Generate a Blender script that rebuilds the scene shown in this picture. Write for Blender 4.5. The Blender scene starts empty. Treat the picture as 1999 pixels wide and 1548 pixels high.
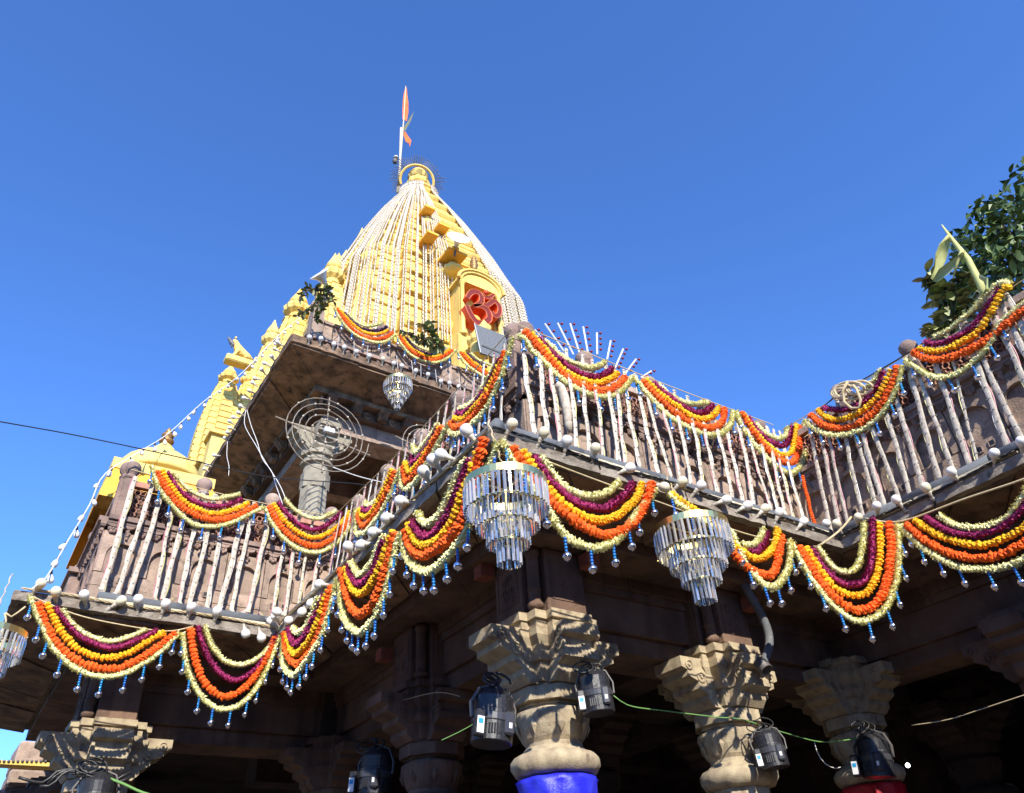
import bpy, math, random
import numpy as np
from mathutils import Vector, Matrix, noise
rnd = random.Random(7)
S = bpy.context.scene
R_ = math.radians

# ---------------------------------------------------------------- camera
# world: x runs along the right-hand balcony front, y along the left-hand return, z up, the eye is the origin
EX = np.array([0.83469102, -0.28528028, -0.47106906])
EY = np.array([-0.54767557, -0.51978807, -0.65564611])
EZ = np.array([-0.05781318, 0.80525494, -0.59010348])
RW = np.array([EX, EY, EZ]); CX, CY, FP = 999.5, 774.0, 1496.0
cam_data = bpy.data.cameras.new('camera'); cam = bpy.data.objects.new('camera', cam_data)
S.collection.objects.link(cam); S.camera = cam
cam_data.sensor_fit = 'HORIZONTAL'; cam_data.sensor_width = 36.0; cam_data.lens = 36.0 * FP / 1999.0
cam_data.clip_start = 0.05; cam_data.clip_end = 3000
cam.matrix_world = Matrix([list(RW[0]) + [0], list(RW[1]) + [0], list(RW[2]) + [0], [0, 0, 0, 1]])

# ---------------------------------------------------------------- daylight
SUN = Vector((0.38, 1.0, -0.68)).normalized()
w = bpy.data.worlds.new('World'); S.world = w; w.use_nodes = True
nt = w.node_tree; nt.nodes.clear()
sky = nt.nodes.new('ShaderNodeTexSky'); sky.sky_type = 'NISHITA'; sky.sun_disc = False
sky.sun_elevation = math.asin(-SUN.z)
sky.sun_rotation = math.atan2(-SUN.x, -SUN.y)
sky.altitude = 500; sky.air_density = 1.0; sky.dust_density = 0.15; sky.ozone_density = 3.5
bg = nt.nodes.new('ShaderNodeBackground'); bg.inputs['Strength'].default_value = 0.105
ou = nt.nodes.new('ShaderNodeOutputWorld')
tint = nt.nodes.new('ShaderNodeMix'); tint.data_type = 'RGBA'; tint.blend_type = 'MULTIPLY'; tint.inputs[0].default_value = 1.0; tint.clamp_result = False
tint.inputs[7].default_value = (0.90, 1.38, 2.12, 1)      # the phone's deep clear-sky blue
nt.links.new(sky.outputs[0], tint.inputs[6]); nt.links.new(tint.outputs[2], bg.inputs[0]); nt.links.new(bg.outputs[0], ou.inputs[0])
sd = bpy.data.lights.new('sun', 'SUN'); so = bpy.data.objects.new('sun', sd); S.collection.objects.link(so)
sd.energy = 5.0; sd.angle = R_(0.5); sd.color = (1.0, 0.93, 0.80)
so.rotation_euler = SUN.to_track_quat('-Z', 'Y').to_euler()
S.view_settings.view_transform = 'Standard'; S.view_settings.look = 'None'
S.view_settings.exposure = 0.60; S.view_settings.gamma = 1
S.render.engine = 'CYCLES'
S.cycles.max_bounces = 8; S.cycles.diffuse_bounces = 3; S.cycles.glossy_bounces = 3
S.cycles.transmission_bounces = 6; S.cycles.transparent_max_bounces = 8; S.cycles.use_denoising = True
S.cycles.caustics_reflective = False; S.cycles.caustics_refractive = False

# ---------------------------------------------------------------- sight lines of the photograph -> points in the place
def ray(x, y): return RW @ np.array([(x - CX) / FP, -(y - CY) / FP, -1.0])
def onY(p, y): r = ray(*p); return Vector(r * (y / r[1]))
def onX(p, x): r = ray(*p); return Vector(r * (x / r[0]))
def onP(p, P0, N):
    r = Vector(ray(*p)); return r * (P0.dot(N) / r.dot(N))

# ---------------------------------------------------------------- mesh helpers
class MB:
    def __init__(s): s.v = []; s.f = []
    def add(s, V, F):
        b = len(s.v); s.v.extend([tuple(v) for v in V]); s.f.extend([tuple(i + b for i in f) for f in F])
    def hexa(s, P):   # 8 points: bottom 4, top 4
        s.add(P, [(3, 2, 1, 0), (4, 5, 6, 7), (0, 1, 5, 4), (1, 2, 6, 5), (2, 3, 7, 6), (3, 0, 4, 7)])
    def box(s, a, b):
        x0, y0, z0 = [min(a[i], b[i]) for i in range(3)]; x1, y1, z1 = [max(a[i], b[i]) for i in range(3)]
        s.hexa([(x0, y0, z0), (x1, y0, z0), (x1, y1, z0), (x0, y1, z0), (x0, y0, z1), (x1, y0, z1), (x1, y1, z1), (x0, y1, z1)])
    def bevbox(s, a, b, c=0.012, j=0.0):
        """box with chamfered edges and slightly uneven corners"""
        lo = [min(a[i], b[i]) for i in range(3)]; hi = [max(a[i], b[i]) for i in range(3)]
        c = min(c, *(0.3 * (hi[i] - lo[i]) for i in range(3)))
        V = []; idx = {}
        for sx in (0, 1):
            for sy in (0, 1):
                for sz in (0, 1):
                    sg = (sx, sy, sz)
                    jj = [rnd.uniform(-j, j) for _ in range(3)]
                    for ax in range(3):
                        p = []
                        for k in range(3):
                            e = hi[k] if sg[k] else lo[k]
                            if k != ax: e += (-c if sg[k] else c)
                            p.append(e + jj[k])
                        idx[(sg, ax)] = len(V); V.append(p)
        F = []
        for ax in range(3):
            o1, o2 = [k for k in range(3) if k != ax]
            for sd_ in (0, 1):
                q = []
                for (p1, p2) in ((0, 0), (1, 0), (1, 1), (0, 1)):
                    sg = [0, 0, 0]; sg[ax] = sd_; sg[o1] = p1; sg[o2] = p2; q.append(idx[(tuple(sg), ax)])
                F.append(q)
            for p1 in (0, 1):
                for p2 in (0, 1):
                    s0 = [0, 0, 0]; s0[o1] = p1; s0[o2] = p2; s1 = list(s0); s1[ax] = 1
                    s0 = tuple(s0); s1 = tuple(s1)
                    F.append([idx[(s0, o1)], idx[(s0, o2)], idx[(s1, o2)], idx[(s1, o1)]])
        for sg in [(x, y, z) for x in (0, 1) for y in (0, 1) for z in (0, 1)]:
            F.append([idx[(sg, 0)], idx[(sg, 1)], idx[(sg, 2)]])
        s.add(V, F)
    def tube(s, path, r, n=6, cap=True, flat=1.0, jit=0.0, up=None):
        path = [Vector(p) for p in path]; m = len(path)
        rr = r if isinstance(r, (list, tuple)) else [r] * m
        V = []; F = []; pr = None
        for i, p in enumerate(path):
            t = (path[min(i + 1, m - 1)] - path[max(i - 1, 0)])
            t = t.normalized() if t.length > 1e-9 else Vector((0, 0, 1))
            if pr is None:
                a = Vector(up) if up is not None else (Vector((0, 0, 1)) if abs(t.z) < 0.9 else Vector((1, 0, 0)))
                pr = (a - t * a.dot(t)).normalized()
            else:
                pr = (pr - t * pr.dot(t)).normalized()
            q = t.cross(pr)
            for k in range(n):
                an = 2 * math.pi * k / n
                e = 1 + (rnd.uniform(-jit, jit) if jit else 0)
                V.append(p + (pr * math.cos(an) + q * math.sin(an) * flat) * rr[i] * e)
        for i in range(m - 1):
            for k in range(n):
                a = i * n + k; b = i * n + (k + 1) % n
                F.append((a, b, b + n, a + n))
        if cap:
            F.append(tuple(reversed(range(n)))); F.append(tuple(range((m - 1) * n, m * n)))
        s.add(V, F)
    def lathe(s, prof, c=(0, 0, 0), n=16, sq=None, rot=0.0, wave=None, M=None):
        """prof: (radius, height) list about the vertical through c; wave(i_row, angle)->factor"""
        V = []; F = []; m = len(prof)
        for i, (r, z) in enumerate(prof):
            for k in range(n):
                a = 2 * math.pi * k / n + rot; f = wave(i, a) if wave else 1.0
                p = Vector((math.cos(a) * r * f, math.sin(a) * r * f, z))
                if M is not None: p = M @ p
                V.append((p.x + c[0], p.y + c[1], p.z + c[2]))
        for i in range(m - 1):
            for k in range(n):
                a = i * n + k; b = i * n + (k + 1) % n
                F.append((a, b, b + n, a + n))
        F.append(tuple(reversed(range(n)))); F.append(tuple(range((m - 1) * n, m * n)))
        s.add(V, F)
    def ball(s, c, r, n=10, m=6, sz=1.0, jit=0.0):
        s.lathe([(max(r * math.sin(math.pi * i / m), r * 0.02), -r * sz * math.cos(math.pi * i / m)) for i in range(m + 1)], c, n,
                wave=(lambda i, a: 1 + rnd.uniform(-jit, jit)) if jit else None)
    def prism(s, poly, z0, z1, f=None):
        """poly of (x,y); optional f maps (x,y,z)"""
        n = len(poly); V = [(x, y, z0) for x, y in poly] + [(x, y, z1) for x, y in poly]
        if f: V = [f(*v) for v in V]
        F = [tuple(reversed(range(n))), tuple(range(n, 2 * n))] + [(i, (i + 1) % n, (i + 1) % n + n, i + n) for i in range(n)]
        s.add(V, F)
    def mesh(s, name, m, smooth=False, org=(0, 0, 0)):
        me = bpy.data.meshes.new(name)
        o = Vector(org)
        me.from_pydata([(v[0] - o.x, v[1] - o.y, v[2] - o.z) for v in s.v], [], s.f)
        for mm in (m if isinstance(m, (list, tuple)) else [m]): me.materials.append(mm)
        if smooth: me.shade_smooth()
        me.update(); return me

COL = S.collection
WL = {}      # world origin of every object we make
def thing(name, label, cat, loc=(0, 0, 0), group=None, kind=None):
    o = bpy.data.objects.new(name, None); COL.objects.link(o); o.empty_display_size = 0.05
    o.location = loc; WL[o.name] = Vector(loc); o['label'] = label; o['category'] = cat
    if group: o['group'] = group
    if kind: o['kind'] = kind
    return o
def part(name, mb, mat, parent=None, smooth=False, label=None, kind=None, org=None):
    if org is None:
        a = np.array(mb.v); org = Vector(((a[:, 0].min() + a[:, 0].max()) / 2, (a[:, 1].min() + a[:, 1].max()) / 2, a[:, 2].min()))
    org = Vector(org)
    me = mb.mesh(name, mat, smooth, org)
    return place(name, me, parent, org, label=label, kind=kind)
def place(name, me, parent, org, rot=None, scale=None, label=None, kind=None):
    o = bpy.data.objects.new(name, me); COL.objects.link(o)
    org = Vector(org)
    if parent is not None:
        o.parent = parent; o.location = org - WL[parent.name]
    else: o.location = org
    if rot is not None: o.rotation_euler = rot
    if scale is not None: o.scale = (scale, scale, scale) if isinstance(scale, (int, float)) else scale
    WL[o.name] = org
    if label: o['label'] = label
    if kind: o['kind'] = kind
    return o
def tagged(o, label, cat, group=None, kind=None):
    o['label'] = label; o['category'] = cat
    if group: o['group'] = group
    if kind: o['kind'] = kind
    return o
def structure(o): o['kind'] = 'structure'; return o
_U = ['', 'first', 'second', 'third', 'fourth', 'fifth', 'sixth', 'seventh', 'eighth', 'ninth', 'tenth', 'eleventh', 'twelfth', 'thirteenth', 'fourteenth',
      'fifteenth', 'sixteenth', 'seventeenth', 'eighteenth', 'nineteenth']
def ordinal(n):
    if n < 20: return _U[n]
    t, u = divmod(n, 10); T_ = ['', '', 'twent', 'thirt', 'fort', 'fift', 'sixt', 'sevent', 'eight', 'ninet'][t]
    return T_ + 'ieth' if u == 0 else T_ + 'y-' + _U[u]
ORD = [ordinal(n) for n in range(1, 100)]

# ---------------------------------------------------------------- materials
def new_mat(name):
    m = bpy.data.materials.new(name); m.use_nodes = True
    n = m.node_tree; b = n.nodes['Principled BSDF']; return m, n, b
def mk(name, col, rough=0.8, col2=None, scale=8.0, metal=0.0, bump=0.0, bscale=40.0, rand=0.0, spec=None, mixpos=(0.4, 0.65), detail=6, coord='Object', sss=0, coat=0, stain=None):
    m, n, b = new_mat(name)
    L = n.links; N = n.nodes
    b.inputs['Roughness'].default_value = rough; b.inputs['Metallic'].default_value = metal
    if spec is not None: b.inputs['Specular IOR Level'].default_value = spec
    if coat: b.inputs['Coat Weight'].default_value = coat
    geo = N.new('ShaderNodeNewGeometry')          # world position: neighbouring pieces do not repeat the same blotches
    src = geo.outputs['Position']
    out = None
    if col2 is not None:
        t = N.new('ShaderNodeTexNoise'); t.inputs['Scale'].default_value = scale; t.inputs['Detail'].default_value = detail
        L.new(src, t.inputs['Vector'])
        r = N.new('ShaderNodeValToRGB'); r.color_ramp.elements[0].position = mixpos[0]; r.color_ramp.elements[1].position = mixpos[1]
        r.color_ramp.elements[0].color = (*col, 1); r.color_ramp.elements[1].color = (*col2, 1)
        L.new(t.outputs[0], r.inputs[0]); out = r.outputs[0]
    else:
        c = N.new('ShaderNodeRGB'); c.outputs[0].default_value = (*col, 1); out = c.outputs[0]
    if stain is not None:
        scol, sscale, s0, s1 = stain
        t2 = N.new('ShaderNodeTexNoise'); t2.inputs['Scale'].default_value = sscale; t2.inputs['Detail'].default_value = 8
        t2.inputs['Roughness'].default_value = 0.65
        L.new(src, t2.inputs['Vector'])
        mr = N.new('ShaderNodeMapRange'); mr.inputs[1].default_value = s0; mr.inputs[2].default_value = s1
        L.new(t2.outputs[0], mr.inputs[0])
        mx = N.new('ShaderNodeMix'); mx.data_type = 'RGBA'
        L.new(mr.outputs[0], mx.inputs[0]); L.new(out, mx.inputs[6]); mx.inputs[7].default_value = (*scol, 1); out = mx.outputs[2]
    if rand:
        oi = N.new('ShaderNodeObjectInfo')
        h = N.new('ShaderNodeHueSaturation'); mr = N.new('ShaderNodeMapRange')
        mr.inputs[3].default_value = 1 - rand; mr.inputs[4].default_value = 1 + rand
        L.new(oi.outputs['Random'], mr.inputs[0]); L.new(mr.outputs[0], h.inputs['Value']); L.new(out, h.inputs['Color']); out = h.outputs[0]
    L.new(out, b.inputs['Base Color'])
    if bump:
        t = N.new('ShaderNodeTexNoise'); t.inputs['Scale'].default_value = bscale; t.inputs['Detail'].default_value = 8
        t.inputs['Roughness'].default_value = 0.7
        L.new(src, t.inputs['Vector'])
        bp = N.new('ShaderNodeBump'); bp.inputs['Strength'].default_value = min(1.0, bump); bp.inputs['Distance'].default_value = 0.02
        L.new(t.outputs[0], bp.inputs['Height']); L.new(bp.outputs[0], b.inputs['Normal'])
    return m
M = {}
M['stone'] = mk('weathered_sandstone', (0.34, 0.235, 0.19), 0.9, (0.21, 0.145, 0.12), 5, bump=0.6, bscale=55, rand=0.16, stain=((0.10, 0.075, 0.06), 9, 0.56, 0.72))
M['stone_pink'] = mk('pink_sandstone', (0.43, 0.315, 0.24), 0.9, (0.30, 0.215, 0.165), 7, bump=0.7, bscale=60, rand=0.17, stain=((0.13, 0.10, 0.08), 10, 0.53, 0.72))
M['stone_grey'] = mk('grey_basalt', (0.35, 0.31, 0.235), 0.9, (0.24, 0.21, 0.16), 8, bump=0.6, bscale=70, rand=0.08)
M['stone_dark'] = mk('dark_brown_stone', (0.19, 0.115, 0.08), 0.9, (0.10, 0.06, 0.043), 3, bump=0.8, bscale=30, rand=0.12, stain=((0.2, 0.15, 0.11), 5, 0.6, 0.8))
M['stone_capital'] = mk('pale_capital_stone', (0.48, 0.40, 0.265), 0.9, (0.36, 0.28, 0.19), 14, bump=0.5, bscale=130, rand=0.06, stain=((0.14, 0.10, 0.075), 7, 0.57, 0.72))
M['soffit'] = mk('brown_soffit_stone', (0.30, 0.19, 0.12), 0.9, (0.11, 0.07, 0.047), 4.5, bump=0.9, bscale=25, rand=0.18, stain=((0.05, 0.035, 0.028), 8, 0.52, 0.7))
M['soffit_dark'] = mk('shade_darkened_stone', (0.065, 0.043, 0.036), 0.95, (0.025, 0.017, 0.015), 3, bump=0.7, bscale=20, rand=0.1)  # tone taken near black to deepen the shade inside the hall
M['edge'] = mk('lime_washed_edge_stone', (0.36, 0.31, 0.25), 0.9, (0.22, 0.175, 0.14), 10, bump=0.9, bscale=60, rand=0.15, stain=((0.09, 0.07, 0.055), 14, 0.55, 0.7))
M['redbrick'] = mk('red_corbel_stone', (0.34, 0.105, 0.065), 0.9, (0.24, 0.075, 0.05), 20, bump=0.4, bscale=90)
M['terra'] = mk('terracotta_stone', (0.50, 0.25, 0.17), 0.9, (0.37, 0.18, 0.12), 20, bump=0.4, bscale=90, rand=0.1)
M['yellow'] = mk('yellow_lime_paint', (0.80, 0.59, 0.18), 0.75, (0.73, 0.50, 0.12), 0.8, bump=0.35, bscale=6, rand=0.05, stain=((0.40, 0.25, 0.09), 2.4, 0.56, 0.80))
def streak(m, col, amt):
    n = m.node_tree; N = n.nodes; L = n.links; b = N['Principled BSDF']; src = b.inputs['Base Color'].links[0].from_socket
    g = N.new('ShaderNodeNewGeometry'); mp = N.new('ShaderNodeMapping'); mp.inputs['Scale'].default_value = (5, 5, .35); t = N.new('ShaderNodeTexNoise'); t.inputs['Scale'].default_value = 1.6; t.inputs['Detail'].default_value = 8
    L.new(g.outputs['Position'], mp.inputs[0]); L.new(mp.outputs[0], t.inputs['Vector']); mr = N.new('ShaderNodeMapRange'); mr.inputs[1].default_value = .54; mr.inputs[2].default_value = .74; mr.inputs[4].default_value = amt; L.new(t.outputs[0], mr.inputs[0])
    mx = N.new('ShaderNodeMix'); mx.data_type = 'RGBA'; L.new(mr.outputs[0], mx.inputs[0]); L.new(src, mx.inputs[6]); mx.inputs[7].default_value = (*col, 1); L.new(mx.outputs[2], b.inputs['Base Color'])
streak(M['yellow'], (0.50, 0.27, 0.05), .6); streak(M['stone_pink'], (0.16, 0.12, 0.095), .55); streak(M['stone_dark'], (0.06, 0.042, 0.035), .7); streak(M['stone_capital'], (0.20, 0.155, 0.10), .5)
M['yellow_deep'] = mk('deep_yellow_paint', (0.92, 0.48, 0.05), 0.7, (0.85, 0.41, 0.04), 2, bump=0.2, bscale=10)
M['yellow_brown'] = mk('sooty_yellow_paint', (0.55, 0.42, 0.12), 0.8, (0.16, 0.10, 0.04), 4, bump=0.3, bscale=12)
M['ochre'] = mk('orange_brown_stone', (0.50, 0.24, 0.11), 0.9, (0.36, 0.17, 0.09), 6, bump=0.4, bscale=30)
M['cream_f'] = mk('cream_petals', (0.93, 0.89, 0.50), 0.8, (0.86, 0.80, 0.34), 90, mixpos=(0.35, 0.7))
M['purple_f'] = mk('purple_petals', (0.44, 0.03, 0.15), 0.8, (0.22, 0.01, 0.08), 70, mixpos=(0.35, 0.65))
M['violet_f'] = mk('dark_violet_petals', (0.075, 0.02, 0.10), 0.8, (0.03, 0.01, 0.05), 70)
M['orange_f'] = mk('orange_marigold_petals', (0.95, 0.155, 0.006), 0.8, (0.85, 0.085, 0.004), 120, rand=0.12, bump=0.3, bscale=260)
M['yellow_f'] = mk('yellow_marigold_petals', (0.95, 0.54, 0.01), 0.8, (0.85, 0.40, 0.005), 120, rand=0.10, bump=0.3, bscale=260)
M['blue_b'] = mk('blue_glass_beads', (0.01, 0.13, 0.52), 0.25, (0.015, 0.30, 0.58), 12, coat=0.6)
M['silver'] = mk('silvered_ball', (0.78, 0.74, 0.78), 0.16, metal=1.0)
M['gold'] = mk('brass_band', (0.95, 0.74, 0.28), 0.3, metal=1.0)
M['gold2'] = mk('aged_brass_finial', (0.42, 0.24, 0.09), 0.5, (0.28, 0.15, 0.06), 30, metal=0.5)
M['strip'] = mk('cream_light_strip', (0.60, 0.53, 0.42), 0.7, (0.42, 0.35, 0.27), 24, bump=0.3, bscale=120, rand=0.07)
M['node'] = mk('grey_led_node', (0.26, 0.235, 0.20), 0.5)
M['cordw'] = mk('white_string_light_cord', (0.74, 0.69, 0.60), 0.6, (0.60, 0.52, 0.42), 6)
M['wire_y'] = mk('yellow_green_wire', (0.62, 0.58, 0.22), 0.5)
M['wire_p'] = mk('pink_wire', (0.55, 0.20, 0.24), 0.5)
M['wire_w'] = mk('white_wire', (0.72, 0.70, 0.66), 0.5)
M['wire_b'] = mk('black_cable', (0.02, 0.02, 0.022), 0.45)
M['wire_g'] = mk('green_wire', (0.16, 0.34, 0.10), 0.5)
M['rope'] = mk('jute_rope', (0.62, 0.50, 0.30), 0.9, (0.48, 0.37, 0.2), 60)
M['bulb'] = mk('milky_bulb_glass', (0.78, 0.76, 0.71), 0.14, coat=0.4)
M['bulb_y'] = mk('yellowed_bulb_glass', (0.74, 0.68, 0.48), 0.14, coat=0.4)
M['bulb_base'] = mk('white_bulb_collar', (0.58, 0.53, 0.43), 0.45)
M['socket'] = mk('grey_bulb_socket', (0.30, 0.27, 0.22), 0.5, (0.55, 0.5, 0.42), 60)
M['pipe'] = mk('grey_cable_trunking', (0.135, 0.145, 0.155), 0.8, (0.095, 0.10, 0.11), 6, bump=0.4, bscale=25, rand=0.06, stain=((0.45, 0.42, 0.38), 30, 0.62, 0.75))
M['batten'] = mk('cream_wooden_batten', (0.66, 0.58, 0.42), 0.8, (0.5, 0.42, 0.28), 30, bump=0.5, bscale=40, rand=0.1)
M['black'] = mk('black_lamp_plastic', (0.016, 0.016, 0.02), 0.35, (0.03, 0.03, 0.034), 60, bump=0.15, bscale=200)
M['black2'] = mk('satin_grey_plastic', (0.05, 0.05, 0.058), 0.28)
M['sticker'] = mk('white_sticker', (0.78, 0.78, 0.78), 0.5)
M['sticker_b'] = mk('blue_sticker_print', (0.02, 0.30, 0.60), 0.5)
M['cloth_b'] = mk('royal_blue_satin', (0.02, 0.02, 0.62), 0.32, (0.04, 0.05, 0.75), 10, bump=0.5, bscale=12)
M['cloth_r'] = mk('red_satin', (0.55, 0.008, 0.02), 0.5, bump=0.4, bscale=12)
M['red'] = mk('red_orange_sign_paint', (0.80, 0.085, 0.015), 0.55, (0.68, 0.06, 0.012), 3)
M['red_in'] = mk('shaded_in_red_face', (0.17, 0.008, 0.006), 0.7)  # red darkened to stand for the shading inside hollow letters
M['salmon'] = mk('salmon_sign_rim', (0.74, 0.22, 0.09), 0.5)
M['board'] = mk('grey_board', (0.16, 0.17, 0.18), 0.7, (0.11, 0.115, 0.125), 20, bump=0.3, bscale=30)
M['white_m'] = mk('white_enamel', (0.72, 0.74, 0.76), 0.35)
M['steel'] = mk('galvanised_rod', (0.5, 0.48, 0.45), 0.5, metal=0.4)
M['rust'] = mk('cream_wrapped_wire', (0.26, 0.215, 0.16), 0.6, (0.15, 0.11, 0.08), 12)
M['flag'] = mk('saffron_cloth', (0.88, 0.16, 0.02), 0.8, (0.78, 0.11, 0.02), 3)
M['flag_dark'] = mk('faded_olive_cloth', (0.13, 0.13, 0.08), 0.8)
M['ledred'] = mk('dark_red_led', (0.25, 0.01, 0.015), 0.25)
M['leaf'] = mk('dark_green_leaf', (0.06, 0.10, 0.025), 0.45, (0.12, 0.17, 0.045), 2.5, rand=0.45)
M['leaf_dry'] = mk('wilting_mango_leaf', (0.17, 0.20, 0.07), 0.55, (0.32, 0.30, 0.15), 9, rand=0.35)
M['leaf_pale'] = mk('pale_drying_leaf', (0.30, 0.35, 0.14), 0.6, (0.40, 0.40, 0.20), 6, rand=0.2)
M['banana'] = mk('yellow_green_stalk', (0.58, 0.56, 0.20), 0.6, (0.42, 0.42, 0.13), 9)
M['bark'] = mk('brown_bark', (0.09, 0.065, 0.045), 0.9, (0.05, 0.035, 0.025), 12, bump=0.6)
M['ground'] = mk('dark_stone_paving', (0.13, 0.105, 0.08), 0.9, (0.085, 0.07, 0.055), 0.6, bump=0.3, bscale=6)
M['bird'] = mk('grey_black_feathers', (0.05, 0.05, 0.06), 0.6, (0.22, 0.22, 0.24), 20)
M['iron'] = mk('dull_iron', (0.13, 0.12, 0.115), 0.6, metal=0.3)
def glass():
    m, n, b = new_mat('crystal_prism')
    b.inputs['Base Color'].default_value = (1.0, 0.95, 0.86, 1); b.inputs['Roughness'].default_value = 0.05
    b.inputs['Transmission Weight'].default_value = 0.86; b.inputs['IOR'].default_value = 1.50
    b.inputs['Specular IOR Level'].default_value = 0.9
    oi = n.nodes.new('ShaderNodeObjectInfo'); mr = n.nodes.new('ShaderNodeMapRange')
    mr.inputs[3].default_value = 0.62; mr.inputs[4].default_value = 0.92
    n.links.new(oi.outputs['Random'], mr.inputs[0]); n.links.new(mr.outputs[0], b.inputs['Transmission Weight'])
    return m
M['glass'] = glass()
def lit():
    m, n, b = new_mat('lit_white_lamp'); b.inputs['Emission Color'].default_value = (0.9, 0.92, 1, 1); b.inputs['Emission Strength'].default_value = 12
    return m
M['lit'] = lit()

# ================================================================ SETTING
GZ = -1.6
mb = MB(); mb.add([(-400, -400, GZ), (400, -400, GZ), (400, 400, GZ), (-400, 400, GZ)], [(0, 1, 2, 3)])
structure(part('ground', mb, M['ground'], org=(0, 0, GZ)))

# unseen ranges added behind and beside the viewer to block low sky fill
for lb, (x0, x1, y0, y1, h) in (('long unseen brown stone range added behind the viewer to block sky light', (-16, 34, -17, -13, 6.6)), ('unseen brown stone range added on the left to block sky light', (-17, -13, -12.9, 8, 6.4))):
    cy = thing('added_sky_blocker', lb, 'building', ((x0 + x1) / 2, (y0 + y1) / 2, GZ), 'added ranges that cut sky fill'); mb = MB(); mb.box((x0, y0, GZ), (x1, y1, GZ + h)); part('wall', mb, M['stone'], cy)
    mb = MB(); mb.box((x0 - .4, y0 - .4, GZ + h + .001), (x1 + .4, y1 + .4, GZ + h + .25)); part('cornice', mb, M['stone'], cy)
    nn_ = int(max(x1 - x0, y1 - y0) / 3)
    for i in range(nn_):
        mb = MB(); t_ = (i + .5) / nn_
        if x1 - x0 > y1 - y0: c_ = x0 + (x1 - x0) * t_; mb.box((c_ - .8, y1 + .002, GZ + .1), (c_ + .8, y1 + .05, GZ + 3.2))
        else: c_ = y0 + (y1 - y0) * t_; mb.box((x1 + .002, c_ - .8, GZ + .1), (x1 + .05, c_ + .8, GZ + 3.2))
        part('doorway', mb, M['soffit_dark'], cy)  # dark slab on the added range, no opening behind it

# ================================================================ TEMPLE HALL (storey below the terrace)
X0, Y0, X1, Y1 = 2.19, 3.29, 5.60, 7.11      # lip of the eave stones
ZB, ZT = 2.56, 2.65
def E(k, s):   # corners of the eave line moved inward by s
    return [(0.0 + s, 11.2), (0.0 + s, Y1 + s), (X0 + s, Y1 + s), (X0 + s, Y0 + s), (X1 + s, Y0 + s), (X1 + s, -3.0)][k]
def lerp2(a, b, t): return (a[0] + (b[0] - a[0]) * t, a[1] + (b[1] - a[1]) * t)
hall = thing('temple_hall', 'dark carved stone pillared hall with projecting eave stones beneath the balconies', 'temple building', (3.0, 4.4, GZ))
SEG = {0: 5, 1: 3, 2: 5, 3: 4, 4: 8}
for k in range(5):
    n = SEG[k]
    cuts = [0] + sorted((i + rnd.uniform(-0.12, 0.12)) / n for i in range(1, n)) + [1]
    for i in range(n):
        t0 = cuts[i] + (0.0022 if i else 0); t1 = cuts[i + 1] - (0.0022 if i < n - 1 else 0)
        dz = rnd.uniform(-0.006, 0.006); ds = rnd.uniform(-0.006, 0.01)
        # lip: rough front edge subdivided along its length
        mb = MB(); m = 10; rows = []
        for q in range(m + 1):
            t = t0 + (t1 - t0) * q / m; row = []
            for (s_, z_, amp) in ((ds, ZB + dz, 0.006), (ds + 0.004, ZB + 0.04 + dz, 0.005), (ds, ZT - 0.012 + dz, 0.006), (ds + 0.02, ZT + dz, 0.004), (1.0, ZT + dz, 0), (1.0, ZB - 0.02, 0), (0.5, ZB - 0.045 + dz, 0.004)):
                p = lerp2(E(k, s_), E(k + 1, s_), t)
                row.append((p[0] + rnd.uniform(-amp, amp), p[1] + rnd.uniform(-amp, amp), z_ + rnd.uniform(-amp, amp) * 0.6))
            rows.append(row)
        nn = len(rows[0]); V = [v for r in rows for v in r]; F = []
        for q in range(m):
            for j in range(nn):
                a = q * nn + j; b = q * nn + (j + 1) % nn; F.append((a, b, b + nn, a + nn))
        F.append(tuple(range(nn))); F.append(tuple(reversed(range(m * nn, m * nn + nn))))
        mb.add(V, F); part('eave_stone', mb, M['edge'] if k != 1 else M['edge'], hall)
def band(name, mat, s0, s1, z0, z1, k0=0, k1=5, par=hall, EE=E, seg=.85):
    for k in range(k0, k1):
        a0, b0, a1, b1 = EE(k, s0), EE(k + 1, s0), EE(k, s1), EE(k + 1, s1); n = max(1, int(math.dist(a0, b0) / seg))
        cuts = [0] + [(i + rnd.uniform(-.1, .1)) / n for i in range(1, n)] + [1]; g = .0025 / max(.5, math.dist(a0, b0) / 1.2)
        for i in range(n):
            t0, t1 = cuts[i] + (g if i else 0), cuts[i + 1] - (g if i < n - 1 else 0); j = rnd.uniform(-.006, .006)
            a0, b0 = EE(k, s0 + j), EE(k + 1, s0 + j)
            P = [lerp2(a0, b0, t0), lerp2(a0, b0, t1), lerp2(a1, b1, t1), lerp2(a1, b1, t0)]; zl = z0 + rnd.uniform(0, .004)
            mb = MB(); mb.hexa([(*p, zl) for p in P] + [(*p, z1) for p in P]); part(name, mb, mat, par)
band('cornice', M['stone_dark'], 0.62, 1.60, 2.40, 2.515)
band('cornice', M['stone_dark'], 1.00, 1.60, 2.31, 2.399)
band('architrave', M['stone_dark'], 1.03, 1.60, 2.245, 2.309)
band('beam', M['stone_dark'], 1.06, 1.58, 1.97, 2.244, seg=1.6)
band('beam_fascia', M['stone_dark'], 1.10, 1.55, 1.83, 1.969, seg=1.6)
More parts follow.
